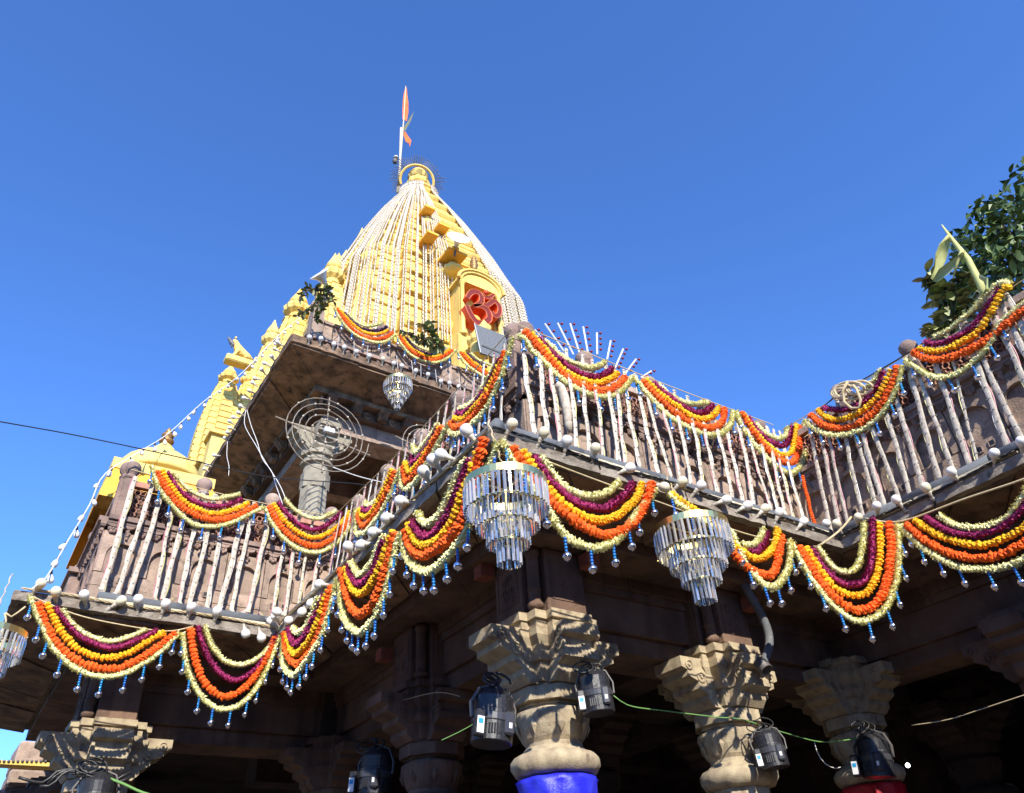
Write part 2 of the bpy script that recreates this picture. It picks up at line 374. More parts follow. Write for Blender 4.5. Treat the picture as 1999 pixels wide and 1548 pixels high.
# sagging old undersides of the eave: uneven slabs proud of the soffit
for k in range(5):
    L_ = math.dist(E(k, 0.3), E(k + 1, 0.3)); n = max(2, int(L_ / 0.5))
    for i in range(n):
        t0, t1 = (i + 0.02) / n, (i + 0.98) / n; z = ZB - 0.03 + rnd.uniform(-0.012, 0.004)
        mb = MB(); a, b, c, d = lerp2(E(k, .07), E(k + 1, .07), t0), lerp2(E(k, .07), E(k + 1, .07), t1), lerp2(E(k, .58), E(k + 1, .58), t1), lerp2(E(k, .58), E(k + 1, .58), t0)
        zz = [z + 0.012, z + 0.012, z - 0.045, z - 0.045]
        mb.hexa([(*a, zz[0]), (*b, zz[1]), (*c, zz[2]), (*d, zz[3]), (*a, zz[0] + .035), (*b, zz[1] + .035), (*c, zz[2] + .07), (*d, zz[3] + .07)])
        part('soffit_slab', mb, M['soffit'], hall)
# terrace deck and the closed inside of the hall
def flat(poly, z0, z1, name, mat, par):
    mb = MB(); mb.prism(poly, z0, z1); return part(name, mb, mat, par)
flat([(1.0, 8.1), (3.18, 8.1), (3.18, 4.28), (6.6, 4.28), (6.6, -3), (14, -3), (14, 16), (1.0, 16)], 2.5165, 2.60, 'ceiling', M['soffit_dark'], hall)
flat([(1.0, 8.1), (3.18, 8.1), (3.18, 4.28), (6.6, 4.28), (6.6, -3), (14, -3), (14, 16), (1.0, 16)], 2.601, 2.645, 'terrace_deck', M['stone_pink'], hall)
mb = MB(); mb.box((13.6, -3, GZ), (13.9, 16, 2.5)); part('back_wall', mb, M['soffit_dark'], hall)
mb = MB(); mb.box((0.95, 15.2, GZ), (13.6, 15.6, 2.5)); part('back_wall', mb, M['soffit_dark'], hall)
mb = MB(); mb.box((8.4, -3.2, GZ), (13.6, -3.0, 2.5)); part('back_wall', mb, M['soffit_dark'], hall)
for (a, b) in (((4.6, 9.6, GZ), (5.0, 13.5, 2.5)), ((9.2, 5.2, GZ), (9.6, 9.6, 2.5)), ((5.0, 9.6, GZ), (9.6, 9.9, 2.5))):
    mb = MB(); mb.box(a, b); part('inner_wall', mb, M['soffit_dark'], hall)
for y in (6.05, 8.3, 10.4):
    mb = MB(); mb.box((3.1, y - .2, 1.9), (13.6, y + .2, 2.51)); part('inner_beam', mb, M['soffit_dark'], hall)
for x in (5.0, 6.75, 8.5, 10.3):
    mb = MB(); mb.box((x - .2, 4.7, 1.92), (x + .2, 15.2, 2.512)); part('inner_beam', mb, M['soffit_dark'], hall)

def octa(r, c, rot=math.pi / 8): return [(c[0] + r * math.cos(rot + i * math.pi / 4), c[1] + r * math.sin(rot + i * math.pi / 4)) for i in range(8)]
def rough(mb, amp=0.006, sc=9):
    V = []
    for v in mb.v:
        n_ = noise.noise_vector(Vector(v) * sc); V.append((v[0] + n_.x * amp, v[1] + n_.y * amp, v[2] + n_.z * amp))
    mb.v = V
def corbel(mb, c, d, w, z_top, L0, L1, steps):
    """bracket arm reaching from c along direction d: stepped and curved in profile"""
    d = Vector((d[0], d[1], 0)); q = Vector((-d.y, d.x, 0)); pts = []
    prof = [(L0, z_top - .36), (L0 + .05, z_top - .31), (L0 + .05, z_top - .27), (L0 + .13, z_top - .23), (L0 + .13, z_top - .18), (L1 - .06, z_top - .145), (L1 - .06, z_top - .10), (L1, z_top - .08), (L1, z_top)]
    n = len(prof)
    for sgn in (-1, 1):
        for (l, z) in prof: pts.append(Vector((c[0], c[1], 0)) + d * l + q * (w * sgn) + Vector((0, 0, z)))
        pts.append(Vector((c[0], c[1], 0)) + d * 0.02 + q * (w * sgn) + Vector((0, 0, z_top)))
        pts.append(Vector((c[0], c[1], 0)) + d * 0.02 + q * (w * sgn) + Vector((0, 0, z_top - .36)))
    m = n + 2
    F = [tuple(range(m)), tuple(reversed(range(m, 2 * m)))] + [(i, (i + 1) % m, (i + 1) % m + m, i + m) for i in range(m)]
    mb.add(pts, F)
def column(x, y, par, mat, zt=1.93, cloth=None, block=True, detail=True, label=None, scale=1.0, foot=GZ, cz=0.0):
    c = (x, y); b0 = zt - 0.93
    sh = MB(); sh.prism(octa(.215 * scale, c), foot, b0 - .08); shaft = part('column', sh, mat, par, label=label)
    t = MB(); t.lathe([(.20, b0 - .08), (.262, b0 - .065), (.292, b0 - .02), (.294, b0 + .02), (.268, b0 + .052), (.22, b0 + .07), (.195, b0 + .10)], (x, y, 0), 48,
                      wave=lambda i, a: 1 + .014 * math.cos(12 * a)); rough(t, .004); part('ring_moulding', t, mat, shaft, smooth=True)
    t = MB(); t.lathe([(.19, b0 + .10), (.19, b0 + .125), (.205, b0 + .15), (.235, b0 + .22), (.25, b0 + .29), (.252, b0 + .315), (.21, b0 + .325), (.20, b0 + .345)], (x, y, 0), 32,
                      wave=lambda i, a: 1 + (.035 * abs(math.cos(4 * a)) if 2 <= i <= 4 else 0)); rough(t, .004); part('bowl_capital', t, mat, shaft)
    for q in range(8):
        a = q * math.pi / 4 + math.pi / 8; leaf = MB()
        C = Vector((x + math.cos(a) * .243, y + math.sin(a) * .243, b0 + .215)); T = Vector((-math.sin(a), math.cos(a), 0)); O = Vector((math.cos(a), math.sin(a), .25))
        leaf.add([C + T * .028, C + Vector((0, 0, .05)) + O * .01, C - T * .028, C - Vector((0, 0, .05)) - O * .012, C + O * .02],
                 [(0, 1, 4), (1, 2, 4), (2, 3, 4), (3, 0, 4)]); part('leaf_boss', leaf, mat, shaft)
    t = MB(); t.prism(octa(.225, c), b0 + .345, b0 + .365); t.prism(octa(.272, c), b0 + .366, b0 + .455); t.prism(octa(.262, c), b0 + .456, b0 + .475); rough(t, .004); part('abacus_band', t, mat, shaft)
    t = MB(); lay = [(b0 + .476, .245), (zt - .38, .27), (zt - .335, .27), (zt - .33, .30), (zt - .27, .315), (zt - .265, .285), (zt - .22, .29), (zt - .17, .33), (zt - .12, .335), (zt - .115, .315), (zt - .062, .315), (zt - .06, .34), (zt - .002, .34)]
    V = []; pl = [(1.0, -.52), (1.0, .52), (.80, .52), (.80, .80), (.52, .80)]; nn = 20
    for (z_, L_) in lay:
        for q in range(4):
            cc, ss = math.cos(q * math.pi / 2), math.sin(q * math.pi / 2)
            for (u, v_) in pl: V.append((x + L_ * (u * cc - v_ * ss), y + L_ * (u * ss + v_ * cc), z_))
    F = [(r * nn + k, r * nn + (k + 1) % nn, (r + 1) * nn + (k + 1) % nn, (r + 1) * nn + k) for r in range(len(lay) - 1) for k in range(nn)]
    F += [tuple(reversed(range(nn))), tuple(range((len(lay) - 1) * nn, len(lay) * nn))]
    t.add(V, F); rough(t, .003, 18); part('bracket_capital', t, mat, shaft)
    for d in ((1, 0), (-1, 0), (0, 1), (0, -1)):
        t = MB(); corbel(t, c, d, .15, zt - .105, .26, .55 if (block is False or d[0] + d[1] > 0 or d == (-1, 0)) else .42, 3); rough(t, .003, 16); part('bracket', t, mat, shaft)
        D = Vector((d[0], d[1], 0)); Q = Vector((-D.y, D.x, 0)); Mx = Vector((0, 0, 1)).rotation_difference(Q).to_matrix()
        for sg in (-1, 1):        # scrolls carved on the flanks of the bracket
            for (o_, zz, r_) in ((.47, zt - .165, .04), (.36, zt - .25, .045)):
                if o_ > .4 and d == (0, -1) and block: o_ = .38
                t = MB(); p = Vector((x, y, zz)) + D * o_ + Q * (.148 * sg); k_ = .012 * sg
                t.lathe([(r_, -k_), (r_, k_), (r_ * .72, k_ * 1.3), (r_ * .66, k_ * .4), (r_ * .32, k_ * .4), (r_ * .28, k_ * 1.4), (.003, k_ * 1.5)], p, 12, M=Mx); part('scroll', t, mat, shaft)
    if block:
        t = MB(); t.bevbox((x - .17, y - .30, zt + .002), (x + .17, y + .20, 2.396), .008); part('carved_block', t, M['stone_dark'], shaft)
        t = MB(); t.bevbox((x - .30, y - .17, zt + .002), (x - .171, y + .17, 2.396), .008); part('carved_block', t, M['stone_dark'], shaft)
        # relief panel on the front and the left face of the block
        for face in (0, 1):
            t = MB()
            def P(u, v, o_):
                return (x + u, y - .30 - o_, zt + .22 + v * 1.3) if face == 0 else (x - .30 - o_, y - u, zt + .22 + v * 1.3)
            def bar(u0, v0, u1, v1, o_=.006):
                t.hexa([P(u0, v0, 0), P(u1, v0, 0), P(u1, v0, o_), P(u0, v0, o_), P(u0, v1, 0), P(u1, v1, 0), P(u1, v1, o_), P(u0, v1, o_)])
            bar(-.12, .115, .12, .125); bar(-.12, -.105, .12, -.095); bar(-.13, -.105, -.12, .125); bar(.12, -.105, .13, .125)
            for j in range(9):
                a = rnd.uniform(0, 6.28); u0, v0 = rnd.uniform(-.08, .08), rnd.uniform(-.07, .08)
                path = [P(u0 + .03 * math.cos(a + h * .9) * (1 - h * .12), v0 + .03 * math.sin(a + h * .9) * (1 - h * .12), .003) for h in range(6)]
                t.tube(path, [.007, .007, .006, .006, .005, .003], 5)
            part('relief_panel', t, M['stone_dark'], shaft, kind='stuff')
        t = MB(); t.lathe([(.02, zt + .0), (.055, zt + .02), (.06, zt + .045), (.045, zt + .06), (.045, zt + .14), (.055, zt + .15), (.045, zt + .165), (.045, zt + .40), (.06, zt + .42), (.05, zt + .46)], (x - .235, y - .235, 0), 12)
        part('corner_colonnette', t, M['stone_dark'], shaft, smooth=True)
    if cloth:
        t = MB(); k_ = 72
        t.lathe([(.225, b0 - .9), (.24, b0 - .5), (.245, b0 - .3), (.25, b0 - .2), (.262, b0 - .12), (.262, b0 - .095), (.24, b0 - .085)] if cz == 0 else [(.27, b0 - .9), (.28, b0 - .4), (.31, b0 - .12), (.315, b0 + .0), (.312, b0 + .08), (.29, b0 + .115), (.26, b0 + .12)], (x, y, 0), k_,
                wave=lambda i, a: 1 + .05 * math.sin(5 * a + i * 1.3) * math.sin(3 * a) + .025 * math.sin(11 * a + i * 1.1))
        o = part('cloth_wrap', t, M[cloth], None, smooth=True)
        tagged(o, ('royal blue satin cloth tied round the corner column under its stone ring' if cloth == 'cloth_b' else 'red satin cloth tied round the shaded column near the right edge'), 'cloth')
    return shaft
column(3.3, 4.4, hall, M['stone_capital'], cloth='cloth_b')
column(5.03, 4.4, hall, M['stone_capital'])
column(6.7, 4.4, hall, M['stone_capital'], cloth='cloth_r', block=False, zt=2.03)
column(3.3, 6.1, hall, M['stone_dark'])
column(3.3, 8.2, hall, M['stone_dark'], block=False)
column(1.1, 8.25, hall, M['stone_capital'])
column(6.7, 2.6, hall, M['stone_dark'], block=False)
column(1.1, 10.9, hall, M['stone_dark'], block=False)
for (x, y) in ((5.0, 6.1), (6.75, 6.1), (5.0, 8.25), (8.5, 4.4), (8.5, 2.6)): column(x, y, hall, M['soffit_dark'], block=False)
# red stones that wedge the cornice
for p, yy, xx in (((1150, 1097), 4.02, None), ((945, 1118), None, 2.92), ((750, 1280), None, 2.92), ((1465, 1180), 4.02, None)):
    P = onY(p, yy) if yy else onX(p, xx)
    mb = MB(); a, b = (.055, .06) if yy else (.06, .055)
    mb.bevbox((P.x - a, P.y - b, P.z - .05), (P.x + a, P.y + b, P.z + .06), .006, .003); part('red_wedge_stone', mb, M['redbrick'], hall)

# ================================================================ BALCONY PARAPETS
class Wall:
    def __init__(s, O, u, n): s.O = Vector((O[0], O[1], 0)); s.u = Vector((*u, 0)); s.n = Vector((*n, 0))
    def p(s, a, o, z): q = s.O + s.u * a + s.n * o; return (q.x, q.y, z)
    def box(s, mb, a0, a1, o0, o1, z0, z1): mb.hexa([s.p(a0, o1, z0), s.p(a1, o1, z0), s.p(a1, o0, z0), s.p(a0, o0, z0), s.p(a0, o1, z1), s.p(a1, o1, z1), s.p(a1, o0, z1), s.p(a0, o0, z1)])
WA = Wall((2.835, 3.79), (1, 0), (0, -1)); WB = Wall((5.95, 3.79), (0, -1), (-1, 0))
WC = Wall((2.835, 7.40), (0, -1), (-1, 0)); WD = Wall((0.55, 7.40), (1, 0), (0, -1)); WS = Wall((0.55, 10.4), (0, -1), (-1, 0))
def parapet(Wl, L, label, mat, posts, first=True, last=True):
    t = thing('balcony_parapet', label, 'parapet', Wl.p(L / 2, 0, ZT), 'carved stone parapets around the terrace')
    ZL = 3.57
    n = max(1, round(L / 0.38)); w_ = L / n
    for i in range(n):
        a0, a1 = i * w_ + .005, (i + 1) * w_ - .005
        mb = MB(); Wl.box(mb, a0, a1, -.14, .012 + rnd.uniform(-.008, .008), ZT + .135, 2.895); part('panel', mb, mat, t)
        mb = MB(); q_ = rnd.uniform(-.05, .05); Wl.box(mb, a0, a1, -.14, .006 + rnd.uniform(-.008, .008), 2.901, 3.02); part('panel', mb, mat, t)
        # upper stone with a shallow arched niche
        mb = MB(); Wl.box(mb, a0, a1, -.14, -.035, 3.026, ZL - .14); part('panel', mb, mat, t)
        m_ = (a0 + a1) / 2; hw = w_ * .34; mb = MB(); N_ = 10
        poly = [(a0, 3.03), (m_ - hw, 3.03)] + [(m_ - hw * math.cos(q * math.pi / N_), 3.20 + hw * .95 * math.sin(q * math.pi / N_)) for q in range(N_ + 1)] + [(m_ + hw, 3.03), (a1, 3.03), (a1, ZL - .142), (a0, ZL - .142)]
        half = [poly[0], poly[1]] + poly[2:2 + N_ // 2 + 1] + [(m_, ZL - .142), (a0, ZL - .142)]
        half2 = [(m_, ZL - .142)] + poly[2 + N_ // 2:2 + N_ + 1] + [(m_ + hw, 3.03), (a1, 3.03), (a1, ZL - .142)]
        for h in (half, half2):
            k_ = len(h); V = [Wl.p(a, .008, z) for a, z in h] + [Wl.p(a, -.0345, z) for a, z in h]
            mb.add(V, [tuple(range(k_)), tuple(reversed(range(k_, 2 * k_)))] + [(q, (q + 1) % k_, (q + 1) % k_ + k_, q + k_) for q in range(k_)])
        part('niche_frame', mb, mat, t)
        if i % 2 == 0 or rnd.random() < .4:     # pairs of putlog holes: black plates in rims stand for the shade inside
            for da in (-.06, .045):
                mb = MB(); zc = 2.96 + (.0 if da < 0 else .008)
                for (q0, q1, z0, z1) in ((-.024, .024, .02, .028), (-.024, .024, -.028, -.02), (-.028, -.02, -.02, .02), (.02, .028, -.02, .02)):
                    Wl.box(mb, m_ + da + q0, m_ + da + q1, 0, .018, zc + z0, zc + z1)
                part('hole_rim', mb, mat, t)
                mb = MB(); Wl.box(mb, m_ + da - .02, m_ + da + .02, 0.001, .0162, zc - .02, zc + .02); part('hole_shade_plate', mb, M['wire_b'], t)
    n2 = max(1, round(L / 0.75)); w2 = L / n2
    for i in range(n2):
        a0, a1 = i * w2 + .003, (i + 1) * w2 - .003
        mb = MB(); Wl.box(mb, a0, a1, -.14, .035, ZT + .002, ZT + .075); Wl.box(mb, a0, a1, -.14, .018, ZT + .076, ZT + .132); part('plinth_stone', mb, mat, t)
        mb = MB(); Wl.box(mb, a0, a1, -.16, .075 + rnd.uniform(-.004, .004), ZL - .045, ZL); Wl.box(mb, a0, a1, -.14, .05, ZL - .075, ZL - .0455); part('ledge_stone', mb, M['stone'], t)
    # carved hanging leaves and rosettes under the ledge
    nc = max(2, round(L / .125)); wc = L / nc
    for i in range(nc):
        a = (i + .5) * wc; mb = MB()
        if i % 3 != 1:
            for q in range(6):
                an = q * math.pi / 3 + i; c = Wl.p(a + .026 * math.cos(an), .022, ZL - .125 + .026 * math.sin(an)); mb.ball(c, .021, 6, 4, jit=.15)
            mb.ball(Wl.p(a, .034, ZL - .125), .013, 6, 4)
        else:
            for q in range(5):
                c = Wl.p(a + rnd.uniform(-.02, .02), .02, ZL - .09 - q * .028); mb.ball(c, .027 - q * .003, 6, 4, jit=.3)
        part('carved_rosette' if i % 3 != 1 else 'carved_leaf', mb, M['stone'], t)
        mb = MB(); N_ = 6; hw = wc * .48
        h = [(a - hw * math.cos(q * math.pi / N_), ZL - .077 - hw * .55 * math.sin(q * math.pi / N_)) for q in range(N_ + 1)]
        V = [Wl.p(q, .045, z) for q, z in h] + [Wl.p(q, .0, z) for q, z in h]; k_ = len(h)
        mb.add(V, [tuple(range(k_)), tuple(reversed(range(k_, 2 * k_)))] + [(q, (q + 1) % k_, (q + 1) % k_ + k_, q + k_) for q in range(k_)]); part('scallop', mb, M['stone'], t)
    # pierced screens, posts with ball heads, top rail
    for i, a in enumerate(posts):
        if (i == 0 and not first): pass
        else:
            mb = MB(); Wl.box(mb, a - .052, a + .052, -.12, -.015, ZL + .001, 4.02); p_ = part('post', mb, M['stone'], t)
            mb = MB(); c = Wl.p(a, -.068, 0)
            mb.lathe([(.045, 4.021), (.062, 4.035), (.066, 4.055), (.048, 4.068), (.046, 4.08), (.070, 4.105), (.082, 4.145), (.076, 4.185), (.05, 4.215), (.012, 4.228)], (c[0], c[1], 0), 18,
                     wave=lambda i_, a_: 1 + (.015 * math.cos(9 * a_) if i_ > 4 else 0)); part('ball_head', mb, M['stone'] if rnd.random() < .6 else M['stone_pink'], p_, smooth=True)
        if i < len(posts) - 1:
            b = posts[i + 1]; a0, a1 = a + .053, b - .053
            mb = MB(); Wl.box(mb, a0, a1, -.10, -.035, 3.955, 4.015); part('top_rail', mb, M['terra'] if Wl is WD else M['stone_pink'], t)
            mb = MB(); nx = max(3, round((a1 - a0) / .105)); cw = (a1 - a0) / nx; nz = 4; ch = (3.954 - ZL) / nz
            def seg(pa, pb, r=.008): mb.tube([pa, pb], r, 4)
            for ix in range(nx):
                for iz in range(nz):
                    ca, cz = a0 + (ix + .5) * cw, ZL + (iz + .5) * ch
                    for q in range(8):
                        an = q * math.pi / 4 + .39; an2 = an + math.pi / 4
                        seg(Wl.p(ca + .030 * math.cos(an), -.07, cz + .030 * math.sin(an)), Wl.p(ca + .030 * math.cos(an2), -.07, cz + .030 * math.sin(an2)), .006)
                        if q % 2 == 0: seg(Wl.p(ca + .030 * math.cos(an), -.07, cz + .030 * math.sin(an)), Wl.p(ca + .058 * math.cos(an), -.07, cz + .058 * math.sin(an)), .007)
            part('pierced_screen', mb, M['terra'], t)
            mb = MB(); Wl.box(mb, a0, a1, -.135, -.105, ZL + .001, 3.954); part('backing_slab', mb, M['stone_dark'], t)
    return t
parapet(WA, 3.115, 'pink brown carved parapet of the right-hand balcony, running right from the front corner', M['stone_pink'], [0.0, .735, 1.47, 2.2, 2.95])
parapet(WB, 4.6, 'brown carved parapet of the balcony wing at the right edge, coming towards the viewer', M['stone_pink'], [0.0, .74, 1.48, 2.22, 2.96, 3.7], first=False)
parapet(WC, 3.61, 'carved parapet of the steep side between the left balcony and the front corner', M['stone_pink'], [0.33, 1.06, 1.8, 2.52, 3.6], last=False)
parapet(WD, 2.285, 'pink carved parapet of the left-hand balcony with a leaning corner post', M['stone_pink'], [0.10, .80, 1.52, 2.2])
parapet(WS, 3.0, 'end wall of the left-hand balcony seen edge on against the sky', M['stone'], [0.2, 1.2, 2.9])

# ================================================================ GREY TRUNKING, BATTENS, CORDS along the eave
def edge_pts(w_, s, z, t0, t1): return None
FAC = {  # facade: 3-D point from (a along, o outward from the eave lip, z)
 'A': lambda a, o, z: Vector((X0 + a, Y0 - o, z)), 'B': lambda a, o, z: Vector((X1 - o, Y0 - a, z)),
 'C': lambda a, o, z: Vector((X0 - o, Y1 - a, z)), 'D': lambda a, o, z: Vector((a, Y1 - o, z))}
FL = {'A': X1 - X0, 'B': 5.2, 'C': Y1 - Y0, 'D': X0}
for f, a0, a1, lb in (('A', .08, 3.4, 'right-hand balcony'), ('B', -.05, 3.4, 'balcony wing at the right edge'), ('C', .12, 3.8, 'steep side left of the front corner'), ('D', .62, 2.1, 'left-hand balcony')):
    t = thing('cable_trunking', 'thick grey trunking along the eave of the ' + lb, 'trunking', FAC[f]((a0 + a1) / 2, -.1, ZT), 'grey trunkings along the eave')
    a = a0
    while a < a1 - .02:
        b = min(a + rnd.uniform(.55, .8), a1); mb = MB()
        p0, p1 = FAC[f](a, -.075, 2.715 + rnd.uniform(-.004, .006)), FAC[f](b - .006, -.075, 2.715 + rnd.uniform(-.004, .006))
        mb.tube([p0, p0.lerp(p1, .5) + Vector((0, 0, rnd.uniform(-.004, .004))), p1], .052, 10, flat=.9); part('trunking_length', mb, M['pipe'], t, smooth=True); a = b
for f, a0, a1, lb in (('A', .5, 3.3, 'right-hand balcony'), ('C', .3, 3.6, 'steep side between the balconies'), ('D', .12, 2.1, 'left-hand balcony'), ('B', .1, 3.2, 'balcony wing at the right edge')):
    mb = MB(); a = a0
    while a < a1:
        b = min(a1, a + rnd.uniform(.5, .9)); y_ = rnd.uniform(-.012, .012)
        P = [FAC[f](q, o, z) for z in (ZT + .008, ZT + .028) for (q, o) in ((a, -.022 + y_ * .3), (b - .03, -.022 - y_ * .3), (b - .03, .006 - y_ * .3), (a, .006 + y_ * .3))]
        mb.hexa(P); a = b
    tagged(part('wooden_batten', mb, M['batten'], None), 'thin cream batten nailed behind the bulbs of the ' + lb, 'batten', 'cream battens on the eave')
for f, a0, a1, lb in (('A', 0, 3.4, 'right-hand balcony'), ('B', 0, 3.3, 'wing at the right edge'), ('C', .1, 3.8, 'steep side'), ('D', .05, 2.19, 'left-hand balcony')):
    mb = MB()
    for ph in (0, 1, 2):
        n = 60; pth = []
        for i in range(n + 1):
            a = a0 + (a1 - a0) * i / n; an = i * 1.1 + ph * 2.1
            pth.append(FAC[f](a, .012 + .007 * math.sin(an), ZT + .006 + .008 * math.cos(an) + .01 * math.sin(a * 5)))
        mb.tube(pth, .0045, 5)
    tagged(part('twisted_cable', mb, M['wire_b'] if f in 'AB' else M['rope'], None), 'twisted supply cable feeding the bulbs on the ' + lb, 'cable', 'cables feeding the bulb rows')

# ================================================================ PAVILION ON THE TERRACE (upper storey)
PX, PY = 2.30, 8.50
def EP(k, s): return [(PX + s, 17.0), (PX + s, PY + s), (12.5, PY + s)][k]
pav = thing('roof_pavilion', 'open stone pavilion with wide dark eaves on the terrace behind the balconies', 'pavilion', (3.2, 9.6, ZT))
for k in (0, 1):
    n = (9, 10)[k]
    for i in range(n):
        t0, t1 = i / n + .0003, (i + 1) / n - .0003; mb = MB(); a, b = EP(k, 0), EP(k + 1, 0); j = rnd.uniform(-.008, .008)
        m = 8; rows = []
        for q in range(m + 1):
            t = t0 + (t1 - t0) * q / m; row = []
            for (s_, z_) in ((0, 7.31), (.01, 7.37), (.0, 7.43), (.03, 7.445), (1.2, 7.445), (1.2, 7.2), (.05, 7.295)):
                p = lerp2(EP(k, s_), EP(k + 1, s_), t); am = .008 if s_ < .2 else 0
                row.append((p[0] + j + rnd.uniform(-am, am), p[1] + rnd.uniform(-am, am), z_ + rnd.uniform(-am, am)))
            rows.append(row)
        nn = 7; V = [v for r in rows for v in r]; F = [(q * nn + e, q * nn + (e + 1) % nn, (q + 1) * nn + (e + 1) % nn, (q + 1) * nn + e) for q in range(m) for e in range(nn)]
        F += [tuple(range(nn)), tuple(reversed(range(m * nn, m * nn + nn)))]
        mb.add(V, F); part('eave_stone', mb, M['soffit'], pav)
        # uneven underside slab
        mb = MB(); A0, A1, B1, B0 = (lerp2(EP(k, .04), EP(k + 1, .04), t0), lerp2(EP(k, .04), EP(k + 1, .04), t1), lerp2(EP(k, .62), EP(k + 1, .62), t1), lerp2(EP(k, .62), EP(k + 1, .62), t0))
        z = 7.28 + rnd.uniform(-.045, .003)
        mb.hexa([(*A0, z), (*A1, z), (*B1, z - .13), (*B0, z - .13), (*A0, z + .02), (*A1, z + .02), (*B1, z - .05), (*B0, z - .05)]); part('soffit_slab', mb, M['soffit'], pav)
def bandP(name, mat, s0, s1, z0, z1): band(name, mat, s0, s1, z0, z1, 0, 2, par=pav, EE=EP)
bandP('cornice', M['soffit'], .62, 1.3, 7.05, 7.20)
bandP('frieze', M['stone_dark'], .78, 1.3, 6.88, 7.049)
bandP('beam', M['stone'], .90, 1.25, 6.62, 6.879)
bandP('string_course', M['stone_pink'], .84, 1.25, 6.56, 6.619)
# carved corbels below the cornice
for k in (0, 1):
    L_ = math.dist(EP(k, .7), EP(k + 1, .7)); n = int(L_ / .42)
    for i in range(n):
        t = (i + .5) / n; p = lerp2(EP(k, .7), EP(k + 1, .7), t); d = Vector((-1, 0, 0)) if k == 0 else Vector((0, -1, 0)); q = Vector((-d.y, d.x, 0)); P = Vector((p[0], p[1], 0))
        mb = MB()
        pr = [(.06, 6.90), (-.02, 6.91), (-.06, 6.97), (-.10, 7.0), (-.13, 7.048), (.06, 7.048)]
        V = [P - d * o * -1 * -1 + q * .075 + Vector((0, 0, z)) for o, z in pr] + [P - d * o * -1 * -1 - q * .075 + Vector((0, 0, z)) for o, z in pr]
        V = [P - d * o + q * sg * .075 + Vector((0, 0, z)) for sg in (1, -1) for o, z in pr]
        mb.add(V, [tuple(range(6)), tuple(reversed(range(6, 12)))] + [(e, (e + 1) % 6, (e + 1) % 6 + 6, e + 6) for e in range(6)])
        Mx = Vector((0, 0, 1)).rotation_difference(d).to_matrix(); c = P + q * .2 + Vector((0, 0, 6.965)) + d * .0
        mb.lathe([(.07, 0), (.075, .02), (.05, .03), (.045, .015), (.02, .015), (.012, .04)], (c.x - d.x * .08, c.y - d.y * .08, c.z), 12, M=Mx)
        part('carved_corbel', mb, M['soffit'] if i % 3 else M['stone_dark'], pav)
flat([(3.4, 9.6), (12.5, 9.6), (12.5, 17), (3.4, 17)], 7.0, 7.2, 'ceiling', M['stone_dark'], pav)
for x in (4.7, 6.4, 8.2):
    mb = MB(); mb.box((x - .14, 9.8, 6.62), (x + .14, 17, 6.999)); part('ceiling_beam', mb, M['stone'], pav)
for y in (11.4, 13.2, 15):
    mb = MB(); mb.box((3.2, y - .14, 6.64), (12, y + .14, 6.995)); part('ceiling_beam', mb, M['stone'], pav)
mb = MB(); mb.box((9.0, 13.4, 2.7), (12.4, 16.9, 6.99)); part('inner_shrine', mb, M['stone_dark'], pav)
mb = MB(); mb.box((3.5, 15.6, 2.7), (9.0, 16.9, 6.99)); part('inner_shrine', mb, M['stone_dark'], pav)
def pav_column(x, y):
    c = (x, y); sh = MB(); sh.prism(octa(.20, c, 0), ZT - .01, 5.60); sh.prism([(x - .19, y - .19), (x + .19, y - .19), (x + .19, y + .19), (x - .19, y + .19)], ZT - .012, 3.6)
    s_ = part('column', sh, M['stone_grey'], pav)
    t = MB(); t.prism(octa(.212, c, .39), 5.601, 5.86); rough(t, .004); part('octagon_drum', t, M['stone_grey'], s_)
    t = MB(); t.lathe([(.19, 5.861), (.185, 5.93), (.175, 5.96), (.18, 5.98), (.235, 6.00), (.24, 6.03), (.19, 6.05), (.18, 6.07)], (x, y, 0), 20); part('ring_moulding', t, M['stone_grey'], s_)
    t = MB(); t.prism(octa(.20, c, 0), 6.071, 6.14); t.prism(octa(.25, c, 0), 6.141, 6.22); rough(t, .005); part('abacus_band', t, M['stone_grey'], s_)
    t = MB(); t.box((x - .19, y - .19, 6.221), (x + .19, y + .19, 6.559)); part('capital_core', t, M['stone_grey'], s_)
    for d in ((1, 0), (-1, 0), (0, 1), (0, -1)):
        t = MB(); corbel(t, c, d, .16, 6.559, .20, .46, 3); rough(t, .005, 14); part('bracket', t, M['stone_grey'], s_)
for (x, y) in ((3.22, 9.55), (5.5, 9.55), (7.8, 9.55), (3.22, 12.2), (5.5, 12.2), (3.22, 14.8)): pav_column(x, y)
